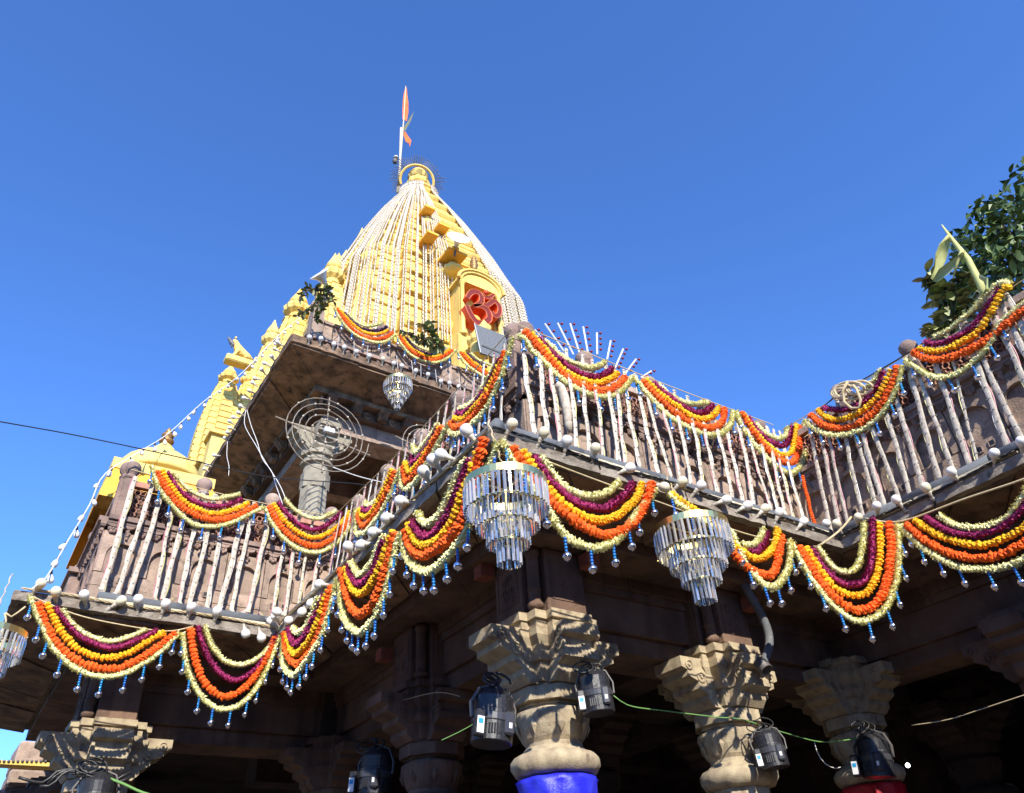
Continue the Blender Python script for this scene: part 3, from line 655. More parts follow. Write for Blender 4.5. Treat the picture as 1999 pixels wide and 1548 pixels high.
# upper parapet of the pavilion roof
WU = Wall((PX + .42, PY + .42), (1, 0), (0, -1)); WV = Wall((PX + .42, 17), (0, -1), (-1, 0))
up = thing('balcony_parapet', 'low carved parapet on top of the pavilion eaves below the yellow tower', 'parapet', (4.6, PY + .5, 7.45), 'carved stone parapets around the terrace')
for Wl, L in ((WU, 8.0), (WV, 8.1)):
    n = int(L / .33)
    for i in range(n):
        a0, a1 = i * L / n + .01, (i + 1) * L / n - .01
        mb = MB(); Wl.box(mb, a0, a1 - .06, -.2, .10, 7.447, 7.60); part('base_stone', mb, M['stone_pink'], up)
        mb = MB(); Wl.box(mb, a0 - .01, a1 + .01, -.2, .0, 7.601, 7.80); part('dark_frieze_stone', mb, M['stone_dark'], up)
        for q in range(2):
            mb = MB(); c = Wl.p(a0 + (q + .5) * (a1 - a0) / 2, .02, 7.755); mb.ball(c, .045, 7, 4, jit=.2)
            part('carved_leaf', mb, M['stone'], up)
        mb = MB(); Wl.box(mb, a0 - .009, a1 + .009, -.2, .07, 7.801, 7.86); part('ledge_stone', mb, M['stone'], up)
        mb = MB(); Wl.box(mb, a0, a1, -.15, -.05, 7.861, 8.24); part('panel', mb, M['stone_pink'], up)
        mb = MB(); Wl.box(mb, a0, a1 + .0, -.17, -.02, 8.241, 8.30); part('top_rail', mb, M['stone_pink'], up)
    for i in range(int(L / 1.15) + 1):
        a = min(L - .1, i * 1.15 + .06) if Wl is WU else L - .02 - i * 1.15 - .1
        if Wl is WV and i == 0: continue
        mb = MB(); Wl.box(mb, a - .09, a + .09, -.21, .02, 7.862, 8.42); ps = part('post', mb, M['stone_pink'], up)
        mb = MB(); c = Wl.p(a, -.1, 0); mb.lathe([(.07, 8.421), (.1, 8.45), (.06, 8.48), (.11, 8.54), (.12, 8.60), (.07, 8.66), (.01, 8.68)], (c[0], c[1], 0), 14); part('ball_head', mb, M['stone'], ps, smooth=True)
mb = MB()
for i in range(26):
    x = PX + .75 + i * .235 + rnd.uniform(-.04, .04); mb.tube([(x, PY + .30, 7.84), (x + .01, PY + .12, 7.79), (x + rnd.uniform(-.02, .02), PY + .05, 7.46)], .006, 4)
mb.tube([(PX + .5 + i * .25, PY + .30, 7.83 + .01 * math.sin(i)) for i in range(26)], .006, 4)
tagged(part('wire_hangers', mb, M['steel'], None), 'row of thin wire hooks dropping from the pavilion ledge to its eave', 'wires', kind='stuff')

# ================================================================ MAIN YELLOW TOWER
AZ = R_(63.4); TX, TY = 22 * math.cos(AZ), 22 * math.sin(AZ)
PROF = [(12.0, 4.1), (17.0, 3.8), (19.7, 3.56), (20.6, 3.22), (22.1, 2.70), (23.4, 2.18), (24.6, 1.68), (25.6, 1.21), (26.3, .86), (26.9, .58)]
def tr(z):
    for (z0, a0), (z1, a1) in zip(PROF, PROF[1:]):
        if z <= z1: return a0 + (a1 - a0) * (z - z0) / (z1 - z0)
    return PROF[-1][1]
SIDE = [(-.80, .80), (-.56, .80), (-.56, .90), (-.30, .90), (-.30, 1.0), (.30, 1.0), (.30, .90), (.56, .90), (.56, .80)]
def ratha(a, inset=0.0):
    P = []
    for q in range(4):
        c, s_ = math.cos(q * math.pi / 2), math.sin(q * math.pi / 2)
        for (t, d) in SIDE:
            x, y = d * a - inset, t * a; P.append((TX + x * c - y * s_, TY + x * s_ + y * c))
    return P
tower = thing('temple_tower', 'tall yellow painted curved temple tower rising to a point above the pavilion', 'tower', (TX, TY, 12))
z = 12.0; ti = 0; lev = 0
while z < 26.85:
    mb = MB(); rows = []
    for c_ in range(3):
        h = .34 if z > 17 else .5; z1 = min(z + h, 26.9)
        rows += [(z, tr(z) + .0), (z + h * .72, tr(z + h * .72)), (z + h * .76, tr(z + h * .76) - .10), (z1 - .005, tr(z1) - .10)] if c_ < 2 else [(z, tr(z)), (z + h * .3, tr(z) + .07), (z + h * .55, tr(z) + .10), (z + h * .8, tr(z) + .04), (z + h * .82, tr(z) - .14), (z1 - .005, tr(z1) - .14)]
        z = z1
        if z >= 26.88: break
    V = []; F = []; nn = 36
    for (zz, a) in rows:
        V += [(x, y, zz) for x, y in ratha(max(a, .3))]
    for r in range(len(rows) - 1):
        for k in range(nn): F.append((r * nn + k, r * nn + (k + 1) % nn, (r + 1) * nn + (k + 1) % nn, (r + 1) * nn + k))
    F.append(tuple(reversed(range(nn)))); F.append(tuple(range((len(rows) - 1) * nn, len(rows) * nn)))
    mb.add(V, F); tier = part('tier', mb, M['yellow'], tower, label='curved yellow course of the tower with square ribs'); lev += 1
    # ribbed corner stones (small melon discs) at the four corners and carved studs on the ribs
    zz = rows[-4][0]; a = tr(zz)
    if zz > 14:
        for sx in (-1, 1):
            for sy in (-1, 1):
                if sx > 0 and sy > 0: continue
                t = MB(); r_ = .20 * (.6 + .12 * a)
                t.lathe([(r_ * .6, -.13), (r_, -.09), (r_ * 1.15, 0), (r_, .09), (r_ * .6, .13)], (TX + sx * a * .76, TY + sy * a * .76, zz), 20, wave=lambda i, an: 1 + .07 * math.cos(10 * an)); part('ribbed_corner_disc', t, M['yellow'], tier)
        for q, (dx, dy) in enumerate(((-1, 0), (0, -1), (1, 0))):
            for tt in (-.43, 0, .43):
                d = .92 if tt else 1.0; c = (TX + dx * d * a + (-dy) * tt * a * 1.0, TY + dy * d * a + dx * tt * a, zz - .18); t = MB()
                w_ = .09 * a + .05; ux, uy = -dy, dx
                V = []
                for (u, o_, h) in ((-w_, 0, 0), (w_, 0, 0), (w_, .07, 0), (-w_, .07, 0), (-w_ * .3, 0, .28), (w_ * .3, 0, .28), (w_ * .3, .045, .28), (-w_ * .3, .045, .28)):
                    V.append((c[0] + ux * u + dx * o_, c[1] + uy * u + dy * o_, c[2] + h))
                t.hexa(V); part('gable_boss', t, M['yellow'], tier)
    ti += 1
# collar, neck, melon stone, pot finial
t = MB(); t.lathe([(.62, 26.85), (.80, 26.95), (.84, 27.03), (.78, 27.12), (.66, 27.2), (.54, 27.30), (.48, 27.32)], (TX, TY, 0), 32); part('shoulder', t, M['yellow'], tower, smooth=True)
t = MB(); t.lathe([(.44, 27.32), (.44, 27.6), (.50, 27.66), (.52, 27.8), (.47, 27.95), (.38, 28.0)], (TX, TY, 0), 28, wave=lambda i, a: 1 + .05 * math.cos(9 * a)); part('neck', t, M['yellow'], tower)
t = MB(); t.lathe([(.34, 28.0), (.43, 28.08), (.47, 28.24), (.44, 28.40), (.33, 28.5), (.2, 28.53)], (TX, TY, 0), 32, wave=lambda i, a: 1 + .06 * math.cos(14 * a)); part('melon_stone', t, M['yellow_brown'], tower)
t = MB(); t.lathe([(.45, 28.38), (.43, 28.50), (.34, 28.64), (.2, 28.74), (.05, 28.80), (.01, 28.81)], (TX, TY, 0), 24); part('dome_cap', t, M['yellow'], tower, smooth=True)
# smaller engaged spires hugging the left flank
def spire(x, y, z0, z1, a, name='engaged_spire', par=None, mat=None):
    t = MB(); mat = mat or M['yellow']; H = z1 - z0; rows = []; n = 14
    for i in range(n):
        f = i / n; g = (i + 1) / n
        A = lambda f_: a * (1 - .62 * f_ ** 2.6)
        rows += [(z0 + H * .8 * f, A(f)), (z0 + H * .8 * (f + .72 / n), A(f + .72 / n)), (z0 + H * .8 * (f + .75 / n), A(f) * .93), (z0 + H * .8 * g - .004, A(g) * .95)]
    pts = [(-.7, .72), (-.32, .72), (-.32, 1.0), (.32, 1.0), (.32, .72)]; nn = 20; V = []; F = []
    for (zz, aa) in rows:
        for q in range(4):
            c, s_ = math.cos(q * math.pi / 2), math.sin(q * math.pi / 2)
            for (tt, d) in pts: V.append((x + d * aa * c - tt * aa * s_, y + d * aa * s_ + tt * aa * c, zz))
    for r in range(len(rows) - 1):
        for k in range(nn): F.append((r * nn + k, r * nn + (k + 1) % nn, (r + 1) * nn + (k + 1) % nn, (r + 1) * nn + k))
    F.append(tuple(reversed(range(nn)))); F.append(tuple(range((len(rows) - 1) * nn, len(rows) * nn)))
    t.add(V, F); o = part(name, t, mat, par)
    zt = z0 + H * .8; k = H * .2; r_ = a * .40
    t = MB(); t.lathe([(r_ * .7, zt), (r_ * .7, zt + k * .12), (r_ * 1.1, zt + k * .2), (r_ * 1.2, zt + k * .3), (r_ * .9, zt + k * .42), (r_ * .6, zt + k * .45)], (x, y, 0), 24, wave=lambda i, an: 1 + (.06 * math.cos(12 * an) if i > 1 else 0)); part('melon_stone', t, mat, o)
    t = MB(); t.lathe([(r_ * .6, zt + k * .451), (r_ * .85, zt + k * .52), (r_ * .7, zt + k * .62), (r_ * .35, zt + k * .8), (.012, zt + k)], (x, y, 0), 16); part('finial', t, mat, o, smooth=True)
    return o
for (dx, dy, z0, z1, a) in ((-3.3, .4, 13, 21.0, 1.05), (-3.9, -1.6, 12, 19.9, .85), (-2.9, -2.4, 12, 20.6, .75), (-3.2, 2.2, 13, 21.3, 1.0), (-2.55, 1.2, 16, 23.4, .8), (-3.4, -.5, 13, 21.2, .85), (-2.3, .3, 17, 24.0, .55), (-4.3, .6, 12, 19.9, 1.0)): spire(TX + dx, TY + dy, z0, z1, a, par=tower)

def face_pt(p, out):
    y_ = 16.0
    for _ in range(30): z_ = onY(p, y_).z; y_ = y_ * .5 + .5 * (TY - tr(z_) - out)
    return onY(p, y_)
# the niche that carries the sign, on the tower's right-hand face
YN = 15.3
_a, _b, _c = onY((897, 600), YN), onY((975, 660), YN), onY((950, 548), YN)
nx0, nx1, nz0, nz1 = _a.x, _a.x + 1.5, onY((915, 662), YN).z, _c.z - .62
t = MB(); t.box((nx0, YN, nz0 - 1.2), (nx0 + .2, YN + 1.6, nz1)); t.box((nx1 - .2, YN, nz0 - 1.2), (nx1, YN + 1.6, nz1)); t.box((nx0 + .2, YN + .5, nz0), (nx1 - .2, YN + 1.6, nz1)); t.box((nx0 - .12, YN - .1, nz0 - 1.3), (nx1 + .12, YN + 1.6, nz0 - .001)); niche = part('porch_niche', t, M['yellow'], tower, label='yellow arched niche jutting from the tower face')
t = MB(); N_ = 16; cxn = (nx0 + nx1) / 2; hw = (nx1 - nx0) / 2 + .12
out_ = [(cxn - hw * math.cos(q * math.pi / N_), nz1 + .0 + .62 * math.sin(q * math.pi / N_)) for q in range(N_ + 1)]
V = [(x, YN - .14, z_) for x, z_ in out_] + [(x, YN + 1.6, z_) for x, z_ in out_]; k_ = len(out_)
t.add(V, [tuple(range(k_)), tuple(reversed(range(k_, 2 * k_)))] + [(q, (q + 1) % k_, (q + 1) % k_ + k_, q + k_) for q in range(k_)]); part('arched_hood', t, M['yellow'], niche)
t = MB()
for rr, oo, th in ((1.0, .2, .06), (.86, .16, .05)):
    t.tube([(cxn - hw * rr * math.cos(q * math.pi / N_), YN - oo, nz1 + .02 + .62 * rr * math.sin(q * math.pi / N_)) for q in range(N_ + 1)], th, 6)
part('arch_moulding', t, M['yellow'], niche)
for x in (nx0 + .06, nx1 - .06):
    t = MB(); t.lathe([(.10, nz0 - .0), (.13, nz0 + .06), (.07, nz0 + .14), (.07, nz0 + 1.0), (.09, nz0 + 1.05), (.07, nz0 + 1.1), (.07, nz1 - .15), (.12, nz1 - .06), (.12, nz1)], (x, YN - .1, 0), 12); part('colonnette', t, M['yellow'], niche, smooth=True)
for p, h in (((700, 0), 0),): pass
for (x, zb, r_) in ((nx0 + .3, nz0 - .55, .26), (nx1 - .4, nz0 - .5, .24)):
    t = MB(); t.lathe([(r_ * .9, zb - .5), (r_ * .9, zb - .1), (r_ * 1.2, zb), (r_ * 1.25, zb + .12), (r_ * .9, zb + .2), (r_ * .95, zb + .28), (r_ * .5, zb + .42), (.02, zb + .7)], (x, YN - .5, 0), 24, wave=lambda i, an: 1 + (.06 * math.cos(10 * an) if i in (2, 3) else 0)); part('ribbed_turret', t, M['yellow'], tower)
P = face_pt((925, 516), .4)
t = MB(); t.lathe([(.14, -.35), (.10, -.2), (.13, -.12), (.15, -.05), (.08, .0), (.13, .06), (.14, .14), (.05, .2), (.09, .26), (.01, .4)], P, 14); part('small_brown_finial', t, M['gold2'], tower, smooth=True)
for p in ((720, 1005),): pass
P = onY((945, 640), 14.7)
t = MB(); t.lathe([(.22, -.28), (.2, -.1), (.23, -.02), (.16, .06), (.12, .12), (.08, .2), (.01, .32)], P, 14); part('small_yellow_finial', t, M['yellow'], tower, smooth=True)
# projecting flat stones on the upper face (bright orange underneath)
for p, y_, w_ in (((837, 411), .40, .21), ((864, 446), .45, .22), ((842, 462), .45, .21), ((887, 502), .6, .36)):
    P = face_pt(p, y_); t = MB(); t.hexa([(P.x - w_, P.y - w_ * .7, P.z), (P.x + w_, P.y - w_ * .7, P.z), (P.x + w_, P.y + .9, P.z + .06), (P.x - w_, P.y + .9, P.z + .06), (P.x - w_, P.y - w_ * .7, P.z + .09), (P.x + w_, P.y - w_ * .7, P.z + .09), (P.x + w_, P.y + 1.3, P.z + .2), (P.x - w_, P.y + 1.3, P.z + .2)])
    part('projecting_slab', t, M['yellow_deep'], tower)
    if p[0] in (864, 842): continue
    t = MB(); r_ = w_ * .9; t.lathe([(r_ * .7, -.5), (r_ * 1.1, -.42), (r_ * 1.1, -.3), (r_ * .6, -.2), (r_ * .55, -.03)], (P.x + .1, P.y + .3, P.z), 18, wave=lambda i, an: 1 + (.07 * math.cos(9 * an) if i in (1, 2) else 0)); part('ribbed_turret', t, M['yellow'], tower)

# om-shaped sign
om = thing('religious_sign', 'red orange three-dimensional om symbol mounted in the niche of the yellow tower', 'sign', onY((940, 625), 14.95))
def ribbon(px, w_, name, y0=14.95, dep=.34):
    P = [onY(p, y0) for p in px]; Q = []
    for i in range(len(P) - 1):
        for k in range(4):
            f = k / 4; p0, p1, p2, p3 = P[max(i - 1, 0)], P[i], P[i + 1], P[min(i + 2, len(P) - 1)]
            Q.append(.5 * ((2 * p1) + (p2 - p0) * f + (2 * p0 - 5 * p1 + 4 * p2 - p3) * f * f + (3 * p1 - p0 - 3 * p2 + p3) * f ** 3))
    Q.append(P[-1]); n = len(Q)
    def strip(mb, wd, ya, yb):
        L_, Rr = [], []
        for i, q in enumerate(Q):
            tt = (Q[min(i + 1, n - 1)] - Q[max(i - 1, 0)]).normalized(); nn_ = Vector((-tt.z, 0, tt.x)); e = 1.0 - .35 * abs(2 * i / (n - 1) - 1) ** 4
            L_.append(q + nn_ * wd * e); Rr.append(q - nn_ * wd * e)
        V = [(v.x, ya, v.z) for v in L_] + [(v.x, ya, v.z) for v in Rr] + [(v.x, yb, v.z) for v in L_] + [(v.x, yb, v.z) for v in Rr]
        F = []
        for i in range(n - 1): F += [(i, i + 1, n + i + 1, n + i), (2 * n + i, 3 * n + i, 3 * n + i + 1, 2 * n + i + 1), (i, 2 * n + i, 2 * n + i + 1, i + 1), (n + i, n + i + 1, 3 * n + i + 1, 3 * n + i)]
        F += [(0, n, 3 * n, 2 * n), (n - 1, 3 * n - 1, 4 * n - 1, 2 * n - 1)]; mb.add(V, F)
    mb = MB(); strip(mb, w_, y0, y0 + dep); o = part(name, mb, M['red'], om)
    mb = MB(); strip(mb, w_ * .62, y0 - .01, y0 - .002); part('shaded_in_face', mb, M['red_in'], o)
    mb = MB()
    for sg in (-1, 1):
        pts = []
        for i, q in enumerate(Q):
            tt = (Q[min(i + 1, n - 1)] - Q[max(i - 1, 0)]).normalized(); nn_ = Vector((-tt.z, 0, tt.x)); pts.append(q + nn_ * w_ * .86 * sg * (1.0 - .35 * abs(2 * i / (n - 1) - 1) ** 4) - Vector((0, .02, 0)))
        mb.tube(pts, .012, 4)
    part('rim', mb, M['salmon'], o)
ribbon([(912, 582), (920, 571), (932, 570), (940, 580), (938, 592), (926, 597)], .105, 'upper_curve')
ribbon([(926, 597), (940, 598), (952, 607), (955, 622), (944, 631), (930, 628), (919, 614), (911, 596)], .115, 'lower_curve')
ribbon([(941, 589), (949, 597), (957, 592), (966, 588), (975, 600), (974, 613), (966, 617), (960, 608)], .09, 'tail_curve')
ribbon([(940, 571), (947, 580), (956, 581), (964, 575)], .06, 'crescent')
t = MB(); t.ball(onY((949, 571), 14.9), .09, 10, 6); part('dot', t, M['red'], om, smooth=True)
# grey board leaning under the niche
B_ = [onY(p, 14.2) for p in ((927, 632), (986, 655), (995, 684), (971, 699), (939, 689))]
t = MB(); k_ = 5; V = [b for b in B_] + [b + Vector((0, .06, 0)) for b in B_]
t.add(V, [tuple(range(k_)), tuple(reversed(range(k_, 2 * k_)))] + [(q, (q + 1) % k_, (q + 1) % k_ + k_, q + k_) for q in range(k_)])
bd = thing('sign_board', 'plain dark grey board seen from its back, fixed below the red symbol', 'board', B_[4]); part('panel', t, M['board'], bd)
t = MB(); t.tube([B_[0] - Vector((0.02, .02, 0)), B_[4] - Vector((0.02, .02, 0))], .02, 4); t.tube([onY((941, 673), 14.17), onY((981, 689), 14.17)], .018, 4); part('frame_bar', t, M['steel'], bd)

# halo ring of rays round the top
HC = onP((814, 353), Vector((TX, TY - .2, 28.1)), Vector((0.35, 1.0, .55)).normalized())
hn = Vector((-.35, -1.0, -.55)).normalized(); hu = hn.cross(Vector((0, 0, 1))).normalized(); hv = hu.cross(hn)
if hv.z < 0: hv = -hv
if hu.x < 0: hu = -hu
halo = thing('sun_halo', 'broken golden ring with radiating spikes around the top of the tower', 'halo ornament', HC)
mb = MB(); HR = .74
arc = [R_(a) for a in range(-62, 205, 8)]
pth = [HC + hu * HR * math.cos(a) + hv * HR * math.sin(a) for a in arc]; mb.tube(pth, .06, 6); part('ring', mb, M['yellow'], halo)
for a in range(-66, 215, 5):
    an = R_(a + rnd.uniform(-1, 1)); l = rnd.uniform(.24, .40) * (1.5 if a in (9, 14) else 1); d = hu * math.cos(an) + hv * math.sin(an); mb = MB()
    mb.tube([HC + d * (HR + .05), HC + d * (HR + .05 + l)], [.022, .014], 4); mb.ball(HC + d * (HR + .07 + l), .028, 5, 3); part('ray_spike', mb, M['iron'], halo)
# flagpole with flag
def pt(p, d=20.2): return onP(p, Vector((TX, TY, 0)), Vector((math.cos(AZ), math.sin(AZ), 0)))
fp = thing('flagpole', 'pale flagpole with saffron pennant standing beside the tower top', 'flagpole', pt((778, 378)))
mb = MB(); mb.tube([pt((779, 378)), pt((783, 250))], .055, 8); part('pole', mb, M['strip'], fp, smooth=True)
mb = MB(); mb.tube([pt((775, 376)), pt((780, 330)), pt((788, 235)), pt((792, 168))], [.045, .045, .035, .02], 6); part('pole', mb, M['strip'], fp, smooth=True)
def sheet(P, Q, mat, name, par, th=.015):
    mb = MB(); n = len(P); off = Vector((.0, .02, 0)); V = P + Q + [p + off for p in P] + [q + off for q in Q]; F = []
    for i in range(n - 1): F += [(i, i + 1, n + i + 1, n + i), (2 * n + i, 3 * n + i, 3 * n + i + 1, 2 * n + i + 1)]
    mb.add(V, F); return part(name, mb, mat, par)
fl = [[(792, 170), (789, 180), (787, 195), (786, 215), (786, 232)], [(794, 172), (795, 185), (797, 200), (797, 220), (794, 236)]]
sheet([pt(p) for p in fl[0]], [pt(p) for p in fl[1]], M['flag'], 'pennant', fp)
sheet([pt(p) for p in ((787, 255), (789, 266), (793, 277), (799, 280))], [pt(p) for p in ((790, 255), (797, 266), (803, 274), (800, 286))], M['flag'], 'pennant', fp)
sheet([pt(p) for p in ((808, 217), (797, 235), (787, 250), (783, 264))], [pt(p) for p in ((808, 218), (802, 236), (793, 252), (786, 268))], M['flag_dark'], 'streamer', fp)
mb = MB(); c = pt((771, 314)); mb.lathe([(.05, -.16), (.09, -.14), (.12, .0), (.09, .1), (.03, .14)], c, 10); part('lamp', mb, M['iron'], fp, smooth=True)
mb = MB(); c = pt((773, 307)); mb.lathe([(.12, -.06), (.09, .04), (.02, .1)], c, 10); part('lamp_cap', mb, M['white_m'], fp)
mb = MB(); mb.tube([pt((771, 320)), pt((778, 318)), pt((784, 322)), pt((790, 330)), pt((788, 340))], .012, 4); part('cable', mb, M['wire_b'], fp)

# horn loudspeakers
def horn(c, d, r, L_, label, mat_in):
    t = thing('horn_loudspeaker', label, 'loudspeaker', c)
    Mx = Vector((0, 0, 1)).rotation_difference(Vector(d).normalized()).to_matrix(); mb = MB()
    n = 24; prof = [(r * .16, 0), (r * .2, L_ * .3), (r * .45, L_ * .7), (r * .8, L_ * .92), (r, L_), (r * .97, L_ * 1.0 - .01), (r * .76, L_ * .9), (r * .4, L_ * .68), (r * .15, L_ * .3), (.01, L_ * .28)]
    mb.lathe(prof, c, n, M=Mx); o = part('horn', mb, M['white_m'], t, smooth=True)
    mb = MB(); mb.lathe([(r * .15, -L_ * .35), (r * .3, -L_ * .3), (r * .3, -.02), (r * .15, -.001)], c, 14, M=Mx); part('driver', mb, mat_in, t)
    mb = MB(); mb.tube([Vector(c) + Vector((0, .1, -.35)), Vector(c)], .04, 6); part('bracket_arm', mb, M['iron'], t)
horn(face_pt((890, 482), .9), (-.25, -1.0, .35), .40, .35, 'round white horn loudspeaker above the largest orange slab on the tower', M['yellow_deep'])
horn(onY((640, 562), 12.0), (-.7, -.35, .45), .24, .36, 'white horn loudspeaker pointing left beside hanging leaves at the pavilion corner', M['white_m'])

# light strings draped down the tower
def hullR(phi):
    best = 1e9; c, s_ = math.cos(phi), math.sin(phi)
    # convex hull of the ribbed plan: support polygon through (1,±.3) (.9,.56) (.8,.8)
    pts = []
    for q in range(4):
        cc, ss = math.cos(q * math.pi / 2), math.sin(q * math.pi / 2)
        for (x, y) in ((1, -.30), (1, .30), (.9, .56), (.8, .8), (.56, .9)): pts.append((x * cc - y * ss, x * ss + y * cc))
    n = len(pts)
    for i in range(n):
        (x1, y1), (x2, y2) = pts[i], pts[(i + 1) % n]; dx, dy = x2 - x1, y2 - y1; den = c * dy - s_ * dx
        if abs(den) < 1e-9: continue
        r = (x1 * dy - y1 * dx) / den
        if r > 0:
            u = ((c * r - x1) * dx + (s_ * r - y1) * dy) / (dx * dx + dy * dy)
            if -1e-6 <= u <= 1 + 1e-6: best = min(best, r)
    return best if best < 1e8 else 1.0
tocam = AZ + math.pi
strs = []
for i in range(62): strs.append(tocam + R_(-64 + 70 * (i / 61) + rnd.uniform(-2.4, 2.4)))      # the denser left part
for i in range(7): strs.append(tocam + R_(8 + i * 1.6 + rnd.uniform(-.4, .4)))
for i in range(28): strs.append(tocam + R_(43 + 36 * (i / 27) + rnd.uniform(-1.2, 1.2)))
strs.sort(); cnt_ = {0: 0, 1: 0, 2: 0}
for ph in strs:
    rel = ph - tocam; zone = 2 if rel > R_(30) else 1 if rel > R_(7) else 0
    e0 = ph + R_(rnd.uniform(-4, 4)); zb = (15.2 if zone < 2 else 17.0) + rnd.uniform(-.5, .5); n = 36; pth = []
    for i in range(n + 1):
        zz = 27.05 + (zb - 27.05) * i / n; f = min(1, i / 8); a_ = e0 * (1 - f) + ph * f 
        rr = (tr(zz) + .13) * hullR(a_) + .02 if i > 1 else .86
        pth.append((TX + math.cos(a_) * rr, TY + math.sin(a_) * rr, zz))
    o0 = pth[0]; cnt_[zone] += 1
    t = thing('string_light', ordinal(cnt_[zone]) + (' white light string from the left on the tower, draped down its left and middle', ' of seven white light strings beside the orange slabs of the tower', ' white light string on the right flank of the tower, counted from the niche')[zone], 'light string', o0, 'light strings draped down the tower')
    mb = MB(); mb.tube(pth, .030 if zone == 2 else .017, 4, cap=False); part('cord', mb, M['cordw'], t)
    mb = MB()
    for i in range(0, n):
        for k in range(2):
            p = Vector(pth[i]).lerp(Vector(pth[i + 1]), k * .5 + .1); w_ = .038 if zone == 2 else .024; mb.box((p.x - w_, p.y - w_, p.z - .018), (p.x + w_, p.y + .02, p.z + .018))
    part('light_nodes', mb, M['strip'], t, kind='stuff')

# ================================================================ YELLOW SPIRES, LION, DOMED KIOSK on the left
YS = 14.6
def at(p, y=YS): return onY(p, y)
for (ap, bt, a, lb) in (((537, 625), (497, 900), .50, 'tallest yellow spire at the left, its pointed finial against the sky behind the eave edge'),
                        ((490, 712), (445, 900), .36, 'slim middle yellow spire tucked under the lion beam'),
                        ((452, 712), (405, 870), .47, 'leftmost yellow spire with a ribbed neck and round knob')):
    T = at(ap); Bz = at(bt).z - .6
    t = thing('yellow_spire', lb, 'spire', (T.x, T.y, Bz), 'yellow spires left of the pavilion'); o = spire(T.x, T.y, Bz + (.0), T.z, a, 'spire_body', t)
# walls under the spires
P0, P1 = at((372, 925)), at((470, 925))
t = thing('yellow_shrine_wall', 'plain yellow painted wall below the leftmost spires', 'wall', (P0.x, YS, 4)); mb = MB(); mb.hexa([(P0.x + .02, YS - .75, 3), (P1.x + 1.6, YS - .75, 3), (P1.x + 1.6, YS + .7, 3), (P0.x + .02, YS + .7, 3), (P0.x + .12, YS - .72, P0.z + .6), (P1.x + 1.6, YS - .72, P0.z + .6), (P1.x + 1.6, YS + .7, P0.z + .6), (P0.x + .12, YS + .7, P0.z + .6)]); part('wall_face', mb, M['yellow'], t)
mb = MB(); mb.box((P0.x + .06, YS - .80, P0.z + .601), (P1.x + 1.6, YS + .7, P0.z + .68)); part('cornice', mb, M['yellow'], t)
for i in range(5):
    mb = MB(); mb.box((P0.x + .7 + i * .16, YS - .86 - .04 * i, 4), (P0.x + .84 + i * .16, YS - .74, P0.z + .6 - i * .25)); part('pilaster', mb, M['yellow'], t)
# lion on its beam
LP = at((462, 700), 13.6)
lion = thing('lion_statue', 'yellow painted seated lion on a flat beam sticking out to the left of the spires', 'statue', (LP.x, LP.y, LP.z))
mb = MB(); bx0 = at((440, 698), 13.6); bx1 = at((486, 712), 13.6)
mb.bevbox((bx0.x, 13.5, bx0.z - .08), (bx1.x + .08, 13.76, bx0.z + .09), .03); part('beam_base', mb, M['yellow'], lion)
def skin(name, V, Ed, Rd, mat, par, sub=1):
    me = bpy.data.meshes.new(name); me.from_pydata([tuple(v) for v in V], Ed, []); me.materials.append(mat)
    org = Vector(V[0]); me.transform(Matrix.Translation(-org)); o = place(name, me, par, org)
    m = o.modifiers.new('skin', 'SKIN'); sv = me.skin_vertices[0].data
    for i, r in enumerate(Rd): sv[i].radius = (r, r)
    sv[0].use_root = True
    s_ = o.modifiers.new('sub', 'SUBSURF'); s_.levels = sub; s_.render_levels = sub; m.use_smooth_shade = True; return o
lx, ly, lz = bx0.x + .10, 13.63, bx0.z + .09
KL = .66
V = [(.62, 0, .17), (.42, 0, .25), (.22, 0, .38), (.12, 0, .52), (.05, 0, .64), (-.06, 0, .62), (.14, -.1, .2), (.10, -.11, .03), (.02, -.11, .02), (.14, .1, .2), (.10, .11, .03), (.02, .11, .02),
     (.50, -.13, .10), (.38, -.14, .04), (.50, .13, .10), (.38, .14, .04), (.76, 0, .10), (.80, 0, .3)]
V = [(lx + a * KL, ly + b * KL, lz + c * KL) for a, b, c in V]
Ed = [(0, 1), (1, 2), (2, 3), (3, 4), (4, 5), (2, 6), (6, 7), (7, 8), (2, 9), (9, 10), (10, 11), (0, 12), (12, 13), (0, 14), (14, 15), (0, 16), (16, 17)]
skin('lion_body', V, Ed, [r * KL for r in (.15, .13, .14, .12, .13, .075, .06, .05, .045, .06, .05, .045, .09, .05, .09, .05, .03, .03)], M['yellow'], lion, 2)
for sg in (-1, 1): mb = MB(); mb.ball((lx + .04 * KL, ly + sg * .08 * KL, lz + .76 * KL), .03, 6, 4); part('ear', mb, M['yellow'], lion)
P = at((453, 672), 13.62)
V = [(P.x + .10, P.y, P.z - .02), (P.x + .02, P.y, P.z + .02), (P.x - .05, P.y, P.z + .08), (P.x - .09, P.y, P.z + .14), (P.x - .13, P.y, P.z + .135), (P.x + .2, P.y, P.z - .09), (P.x, P.y - .02, P.z - .08), (P.x, P.y + .02, P.z - .08)]
pg = thing('pigeon', 'small grey pigeon perched on the head of the yellow lion', 'bird', P); skin('bird_body', V, [(0, 1), (1, 2), (2, 3), (3, 4), (0, 5), (1, 6), (1, 7)], [.05, .06, .045, .035, .008, .02, .008, .008], M['bird'], pg, 2)
P = ray(1059, 321) * 60
pg2 = thing('flying_bird', 'tiny dark bird flying high in the blue sky', 'bird', P); mb = MB(); P = Vector(P)
